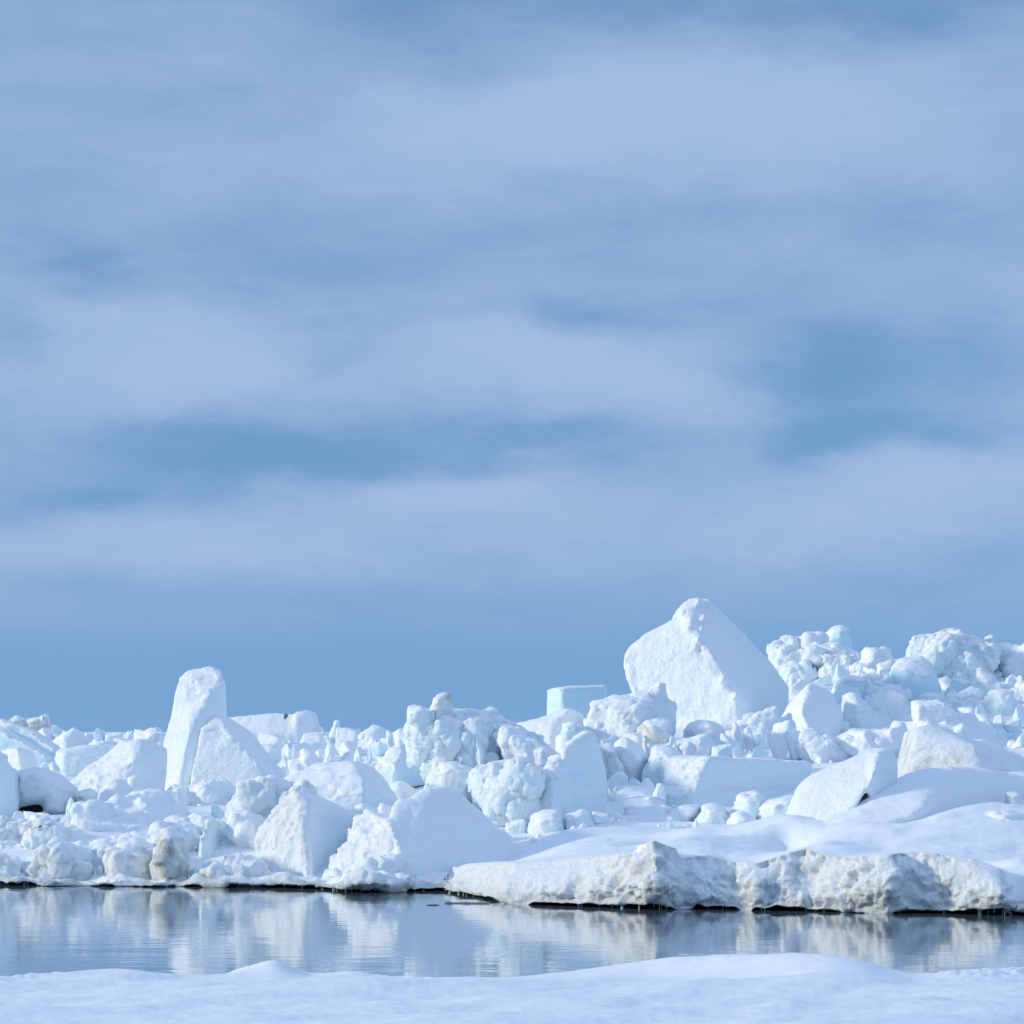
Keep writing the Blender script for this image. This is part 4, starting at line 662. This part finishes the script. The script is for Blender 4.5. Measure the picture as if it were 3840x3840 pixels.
for q, Y in [((600, 660, 762, 785), 82), ((765, 690, 945, 810), 84), ((948, 675, 1062, 810), 83), ((1058, 660, 1200, 770), 80), ((448, 770, 592, 925), 74), ((236, 820, 490, 955), 72), ((598, 762, 832, 880), 78), ((728, 808, 800, 925), 73), ((818, 822, 880, 880), 75),
             ((10, 705, 180, 800), 82), ((180, 740, 300, 830), 80), ((330, 690, 560, 800), 82), ((30, 780, 200, 870), 77), ((160, 870, 240, 925), 71), ((640, 840, 760, 935), 74), ((850, 770, 1000, 860), 80), ((1000, 800, 1110, 860), 77), ((270, 770, 400, 850), 79), ((480, 720, 600, 780), 84), ((1070, 740, 1200, 840), 74)]: box_chunk(2, *q, Y, *z3)
z4 = ('snowy chunk on the far rubble line left of the pillar', 'rubble chunks left of the pillar')
for q, Y in [((632, 660, 800, 800), 92), ((780, 690, 925, 810), 92), ((912, 680, 1010, 770), 96), ((1000, 668, 1172, 790), 90), ((1165, 690, 1250, 800), 90), ((280, 660, 420, 740), 100), ((400, 645, 500, 720), 100), ((500, 660, 590, 700), 98), ((230, 680, 330, 720), 104), ((690, 760, 860, 810), 84), ((860, 740, 960, 800), 87)]: box_chunk(1, *q, Y, *z4)
z5 = ('broken chunk on the steep face of the right ridge', 'rubble chunks on the right ridge')
for q, Y in [((480, 580, 620, 720), 78), ((600, 620, 690, 760), 77.5), ((740, 820, 900, 950), 74), ((880, 790, 1010, 930), 73), ((1100, 930, 1230, 1010), 72), ((1230, 900, 1400, 1000), 72), ((1450, 905, 1560, 990), 72), ((1560, 880, 1660, 980), 72.5), ((1700, 960, 1800, 1080), 70), ((1780, 1000, 1932, 1110), 70), ((1800, 1120, 1932, 1250), 67), ((1850, 880, 1990, 1010), 72), ((1520, 1150, 1640, 1230), 66.5), ((1650, 1180, 1760, 1260), 66), ((1330, 800, 1440, 900), 75.5), ((1880, 700, 2000, 820), 77),
             ((20, 1000, 160, 1110), 66), ((0, 1080, 130, 1200), 64), ((120, 1080, 300, 1180), 64), ((560, 1090, 690, 1160), 67), ((700, 600, 800, 690), 77.5), ((140, 650, 300, 780), 79)]: box_chunk(4, *q, Y, *z5)
z6 = ('broken chunk in the jumble between the central mound and the layered slab', 'rubble chunks of the centre right')
for q, Y in [((1600, 1100, 1760, 1230), 61), ((1650, 1180, 1810, 1320), 59), ((1800, 1200, 1932, 1330), 60), ((1500, 1180, 1640, 1300), 60), ((1150, 1120, 1260, 1230), 60), ((860, 1100, 990, 1200), 61), ((680, 1120, 800, 1220), 60), ((1000, 1180, 1120, 1260), 59), ((1750, 1050, 1900, 1180), 63), ((1600, 1020, 1720, 1120), 65), ((730, 1400, 880, 1520), 56.5), ((860, 1440, 1000, 1540), 56), ((1040, 1480, 1150, 1570), 55.5), ((1260, 1640, 1420, 1760), 53), ((1560, 1640, 1700, 1740), 53.2), ((1450, 1650, 1560, 1720), 53.6), ((730, 1500, 800, 1570), 55)]: box_chunk(3, *q, Y, *z6)
z7 = ('small chunk at the foot of the central mound beside the smooth slab', 'chunks at the foot of the central mound')
for q, Y in [((20, 590, 110, 680), 50.2), ((90, 560, 220, 660), 50.4), ((220, 560, 310, 640), 50.2), ((300, 540, 410, 640), 50.3), ((-40, 380, 120, 600), 51.6), ((-120, 450, 0, 620), 50.8), ((600, 330, 720, 420), 52.2), ((700, 300, 830, 400), 52.6)]: box_chunk(7, *q, Y, *z7)
# far scatter out to the skyline
rng = random.Random(21)
def scatter(n, u0, u1, Y0, Y1, s0, s1, lab, grp):
    for _ in range(n):
        u = rng.uniform(u0, u1); Y = Y0 * (Y1 / Y0) ** rng.random(); x = (u - U0) / F * Y
        z = float(terrain([x], [Y])[0]); s = s0 * (s1 / s0) ** (rng.random() ** 1.3) * (1 if Y < 130 else 1.25)
        chunk(x, Y, z - .32 * s, s * rng.uniform(.8, 1.5), s * rng.uniform(.8, 1.3), s * rng.uniform(.6, 1.05), lab, grp, tilt=.35)
scatter(60, -250, 1650, 95, 240, .5, 1.5, 'tiny snowy chunk of the most distant rubble line on the skyline', 'distant rubble chunks')
scatter(34, 700, 1650, 66, 95, .3, .9, *z3)
scatter(26, -200, 600, 74, 100, .3, .8, *z4)
scatter(46, 2950, 4100, 66, 84, .3, 1.1, *z5)
scatter(46, -150, 1000, 47.8, 51.5, .18, .5, 'small snowy lump in the heaped brash behind the dripping shore ledge', 'brash behind the shore ledge')
scatter(26, 2150, 2950, 57, 70, .25, .8, *z6)

scatter(30, 4050, 5300, 66, 90, .4, 1.4, *z5)
# snow crumbs lying everywhere: nobody could count them
def crumbs(n, seed):
    r = np.random.default_rng(seed); bm = bmesh.new(); bmesh.ops.create_icosphere(bm, subdivisions=1, radius=1)
    base = np.array([v.co[:] for v in bm.verts]); fa = np.array([[v.index for v in f.verts] for f in bm.faces]); bm.free()
    zones = [(-150, 1650, 49.5, 62, .5), (1650, 3000, 50, 68, .28), (2900, 4000, 62, 80, .22)]
    CO = []; FA = []; o = 0
    for (u0, u1, y0, y1, fr) in zones:
        m_ = int(n * fr); u = r.uniform(u0, u1, m_ * 3); Y = r.uniform(y0, y1, m_ * 3); x = (u - U0) / F * Y
        keep = fbm(np.stack((x / 1.6, Y / 2.2, x * 0), 1), seed, 2) > .12; u, Y, x = u[keep][:m_], Y[keep][:m_], x[keep][:m_]
        z = terrain(x, Y)
        for k in range(len(x)):
            s = .02 + .075 * r.random() ** 2.2
            c = base * (s * r.uniform(.7, 1.3, 3)); c = c * (1 + .6 * perlin(base * 1.3 + k * 3.7, 5))[:, None]
            a = r.uniform(0, 6.28); ca, sa = math.cos(a), math.sin(a)
            c = np.stack((c[:, 0] * ca - c[:, 1] * sa, c[:, 0] * sa + c[:, 1] * ca, c[:, 2]), 1)
            CO.append(c + (x[k], Y[k], z[k] + .2 * s)); FA.append(fa + o); o += len(base)
    return mesh_from('snow_crumbs', np.concatenate(CO), np.concatenate(FA), M['snow'], smooth=False)
tag(link('snow_crumbs', crumbs(900, 31)), 'loose snow crumbs strewn over the ice field', 'snow crumbs', kind='stuff')

# ------------------------------------------------------------------ light: low sun from the left, blue clouded sky
SUN_EL, SUN_AZ = 17.5, 258.0                            # degrees; azimuth clockwise from the view direction
sun = bpy.data.lights.new('sun', 'SUN'); so = bpy.data.objects.new('sun', sun); COL.objects.link(so)
sd = Vector((math.sin(rad(SUN_AZ)) * math.cos(rad(SUN_EL)), math.cos(rad(SUN_AZ)) * math.cos(rad(SUN_EL)), math.sin(rad(SUN_EL))))
so.rotation_euler = (-sd).to_track_quat('-Z', 'Y').to_euler(); so.location = sd * 50
sun.energy = 2.4; sun.angle = rad(5); sun.color = (1, .91, .72)
w = bpy.data.worlds.new('World'); S.world = w; w.use_nodes = True; nt = w.node_tree; L = nt.links
bg = nt.nodes['Background']
sky = nt.nodes.new('ShaderNodeTexSky'); sky.sky_type = 'NISHITA'; sky.sun_disc = False
sky.sun_elevation = rad(SUN_EL); sky.sun_rotation = rad(SUN_AZ); sky.ozone_density = 3.0; sky.dust_density = .2; sky.air_density = 1.0
tc = nt.nodes.new('ShaderNodeTexCoord'); sp = nt.nodes.new('ShaderNodeSeparateXYZ'); L.new(tc.outputs['Generated'], sp.inputs[0])
az0 = math_n(nt, 'ARCTAN2', sp.outputs[0], sp.outputs[1]); el0 = math_n(nt, 'ARCSINE', sp.outputs[2])
cb = nt.nodes.new('ShaderNodeCombineXYZ'); L.new(az0, cb.inputs[0]); L.new(math_n(nt, 'MULTIPLY', el0, 2.4), cb.inputs[1])
wn = nt.nodes.new('ShaderNodeTexNoise'); wn.inputs['Scale'].default_value = 14; wn.inputs['Detail'].default_value = 5; wn.inputs['Roughness'].default_value = .55
L.new(cb.outputs[0], wn.inputs['Vector'])
ws = nt.nodes.new('ShaderNodeSeparateColor'); L.new(wn.outputs['Color'], ws.inputs[0])
az = math_n(nt, 'ADD', az0, math_n(nt, 'MULTIPLY', math_n(nt, 'SUBTRACT', ws.outputs[0], .5), .085))
el = math_n(nt, 'ADD', el0, math_n(nt, 'MULTIPLY', math_n(nt, 'SUBTRACT', ws.outputs[1], .5), .034))
FD = F * .50313
def blob(x, y, sx, sy, a):
    da = math_n(nt, 'DIVIDE', math_n(nt, 'SUBTRACT', az, (x - 966) / FD), sx / FD)
    de = math_n(nt, 'DIVIDE', math_n(nt, 'SUBTRACT', el, (1381 - y) / FD), sy / FD)
    r2 = math_n(nt, 'ADD', math_n(nt, 'MULTIPLY', da, da), math_n(nt, 'MULTIPLY', de, de))
    return math_n(nt, 'MULTIPLY', math_n(nt, 'EXPONENT', math_n(nt, 'MULTIPLY', r2, -1.0)), a)
acc = None
for q in [(1400, 230, 450, 130, .36), (1000, 290, 300, 90, .20), (880, 230, 250, 60, .10), (200, 250, 420, 110, .10), (350, 690, 260, 65, .36), (250, 600, 170, 50, .22), (1000, 690, 260, 75, .40), (1300, 760, 250, 55, .22),
          (560, 850, 290, 52, -.50), (330, 800, 120, 30, -.16), (190, 930, 170, 42, -.34), (430, 930, 90, 30, -.12), (1580, 700, 180, 80, -.36), (1640, 815, 170, 42, -.40), (1860, 670, 100, 60, -.20), (1100, 590, 150, 32, -.26), (1010, 835, 210, 34, -.30), (130, 530, 100, 40, -.24), (40, 650, 90, 40, -.18), (640, 515, 160, 35, -.14), (600, 680, 90, 35, -.16),
          (150, 1020, 250, 60, .26), (470, 1020, 250, 60, .26), (880, 930, 260, 70, .34), (1750, 930, 320, 70, .40), (1450, 1010, 250, 60, .20), (1100, 1140, 800, 40, -.06), (200, 1195, 500, 22, .16), (1300, 1175, 500, 20, .08), (1650, 50, 420, 60, -.24), (900, 15, 900, 50, -.18), (900, 140, 260, 50, -.12), (1000, 440, 900, 55, -.10), (1500, 480, 200, 70, .10)]:
    t_ = blob(*q); acc = t_ if acc is None else math_n(nt, 'ADD', acc, t_)
# horizontal streaks, all round the sky
mp = nt.nodes.new('ShaderNodeMapping'); mp.inputs['Scale'].default_value = (7, 9, 1); L.new(cb.outputs[0], mp.inputs['Vector'])
st = noise_n(nt, mp.outputs[0], 1.0, 6, .55, .3)
acc = math_n(nt, 'ADD', math_n(nt, 'MULTIPLY', acc, 1.6), math_n(nt, 'MULTIPLY', math_n(nt, 'SUBTRACT', st, .5), 1.05))
mp2 = nt.nodes.new('ShaderNodeMapping'); mp2.inputs['Scale'].default_value = (22, 26, 1); mp2.inputs['Rotation'].default_value = (0, 0, .12); L.new(cb.outputs[0], mp2.inputs['Vector'])
acc = math_n(nt, 'ADD', acc, math_n(nt, 'MULTIPLY', math_n(nt, 'SUBTRACT', noise_n(nt, mp2.outputs[0], 1.0, 9, .64, .8), .5), .55))
low = ramp(nt, el0, .020, .062)                        # clear band along the horizon
cloud = math_n(nt, 'MULTIPLY', ramp(nt, acc, -.75, .62), low, True)
cloud = math_n(nt, 'ADD', cloud, math_n(nt, 'MULTIPLY', math_n(nt, 'SUBTRACT', 1.0, low), .06), True)
K = 1 / .10; SKYTINT = (2.0, 2.24, 2.22)
up_ = nt.nodes.new('ShaderNodeCombineXYZ'); L.new(sp.outputs[0], up_.inputs[0]); L.new(sp.outputs[1], up_.inputs[1])
L.new(math_n(nt, 'ADD', math_n(nt, 'MULTIPLY', sp.outputs[2], .6), .42), up_.inputs[2])
vn = nt.nodes.new('ShaderNodeVectorMath'); vn.operation = 'NORMALIZE'; L.new(up_.outputs[0], vn.inputs[0]); L.new(vn.outputs[0], sky.inputs[0])
clear = mixc(nt, 1.0, sky.outputs[0], SKYTINT, 'MULTIPLY')
thin = nt.nodes.new('ShaderNodeVectorMath'); thin.operation = 'SCALE'; thin.inputs[0].default_value = (.364 * K, .506 * K, .752 * K)
L.new(math_n(nt, 'ADD', 1.0, math_n(nt, 'MULTIPLY', ramp(nt, el0, .28, .8), .72)), thin.inputs['Scale'])   # the cloud sheet is brightest overhead
colr = mixc(nt, cloud, clear, thin.outputs[0])
L.new(colr, bg.inputs['Color']); bg.inputs['Strength'].default_value = .10

S.view_settings.view_transform = 'Standard'; S.view_settings.look = 'None'; S.view_settings.gamma = 1; S.view_settings.exposure = 0
S.render.engine = 'CYCLES'; S.cycles.use_denoising = True; S.cycles.max_bounces = 10; S.cycles.diffuse_bounces = 8; S.cycles.caustics_reflective = False
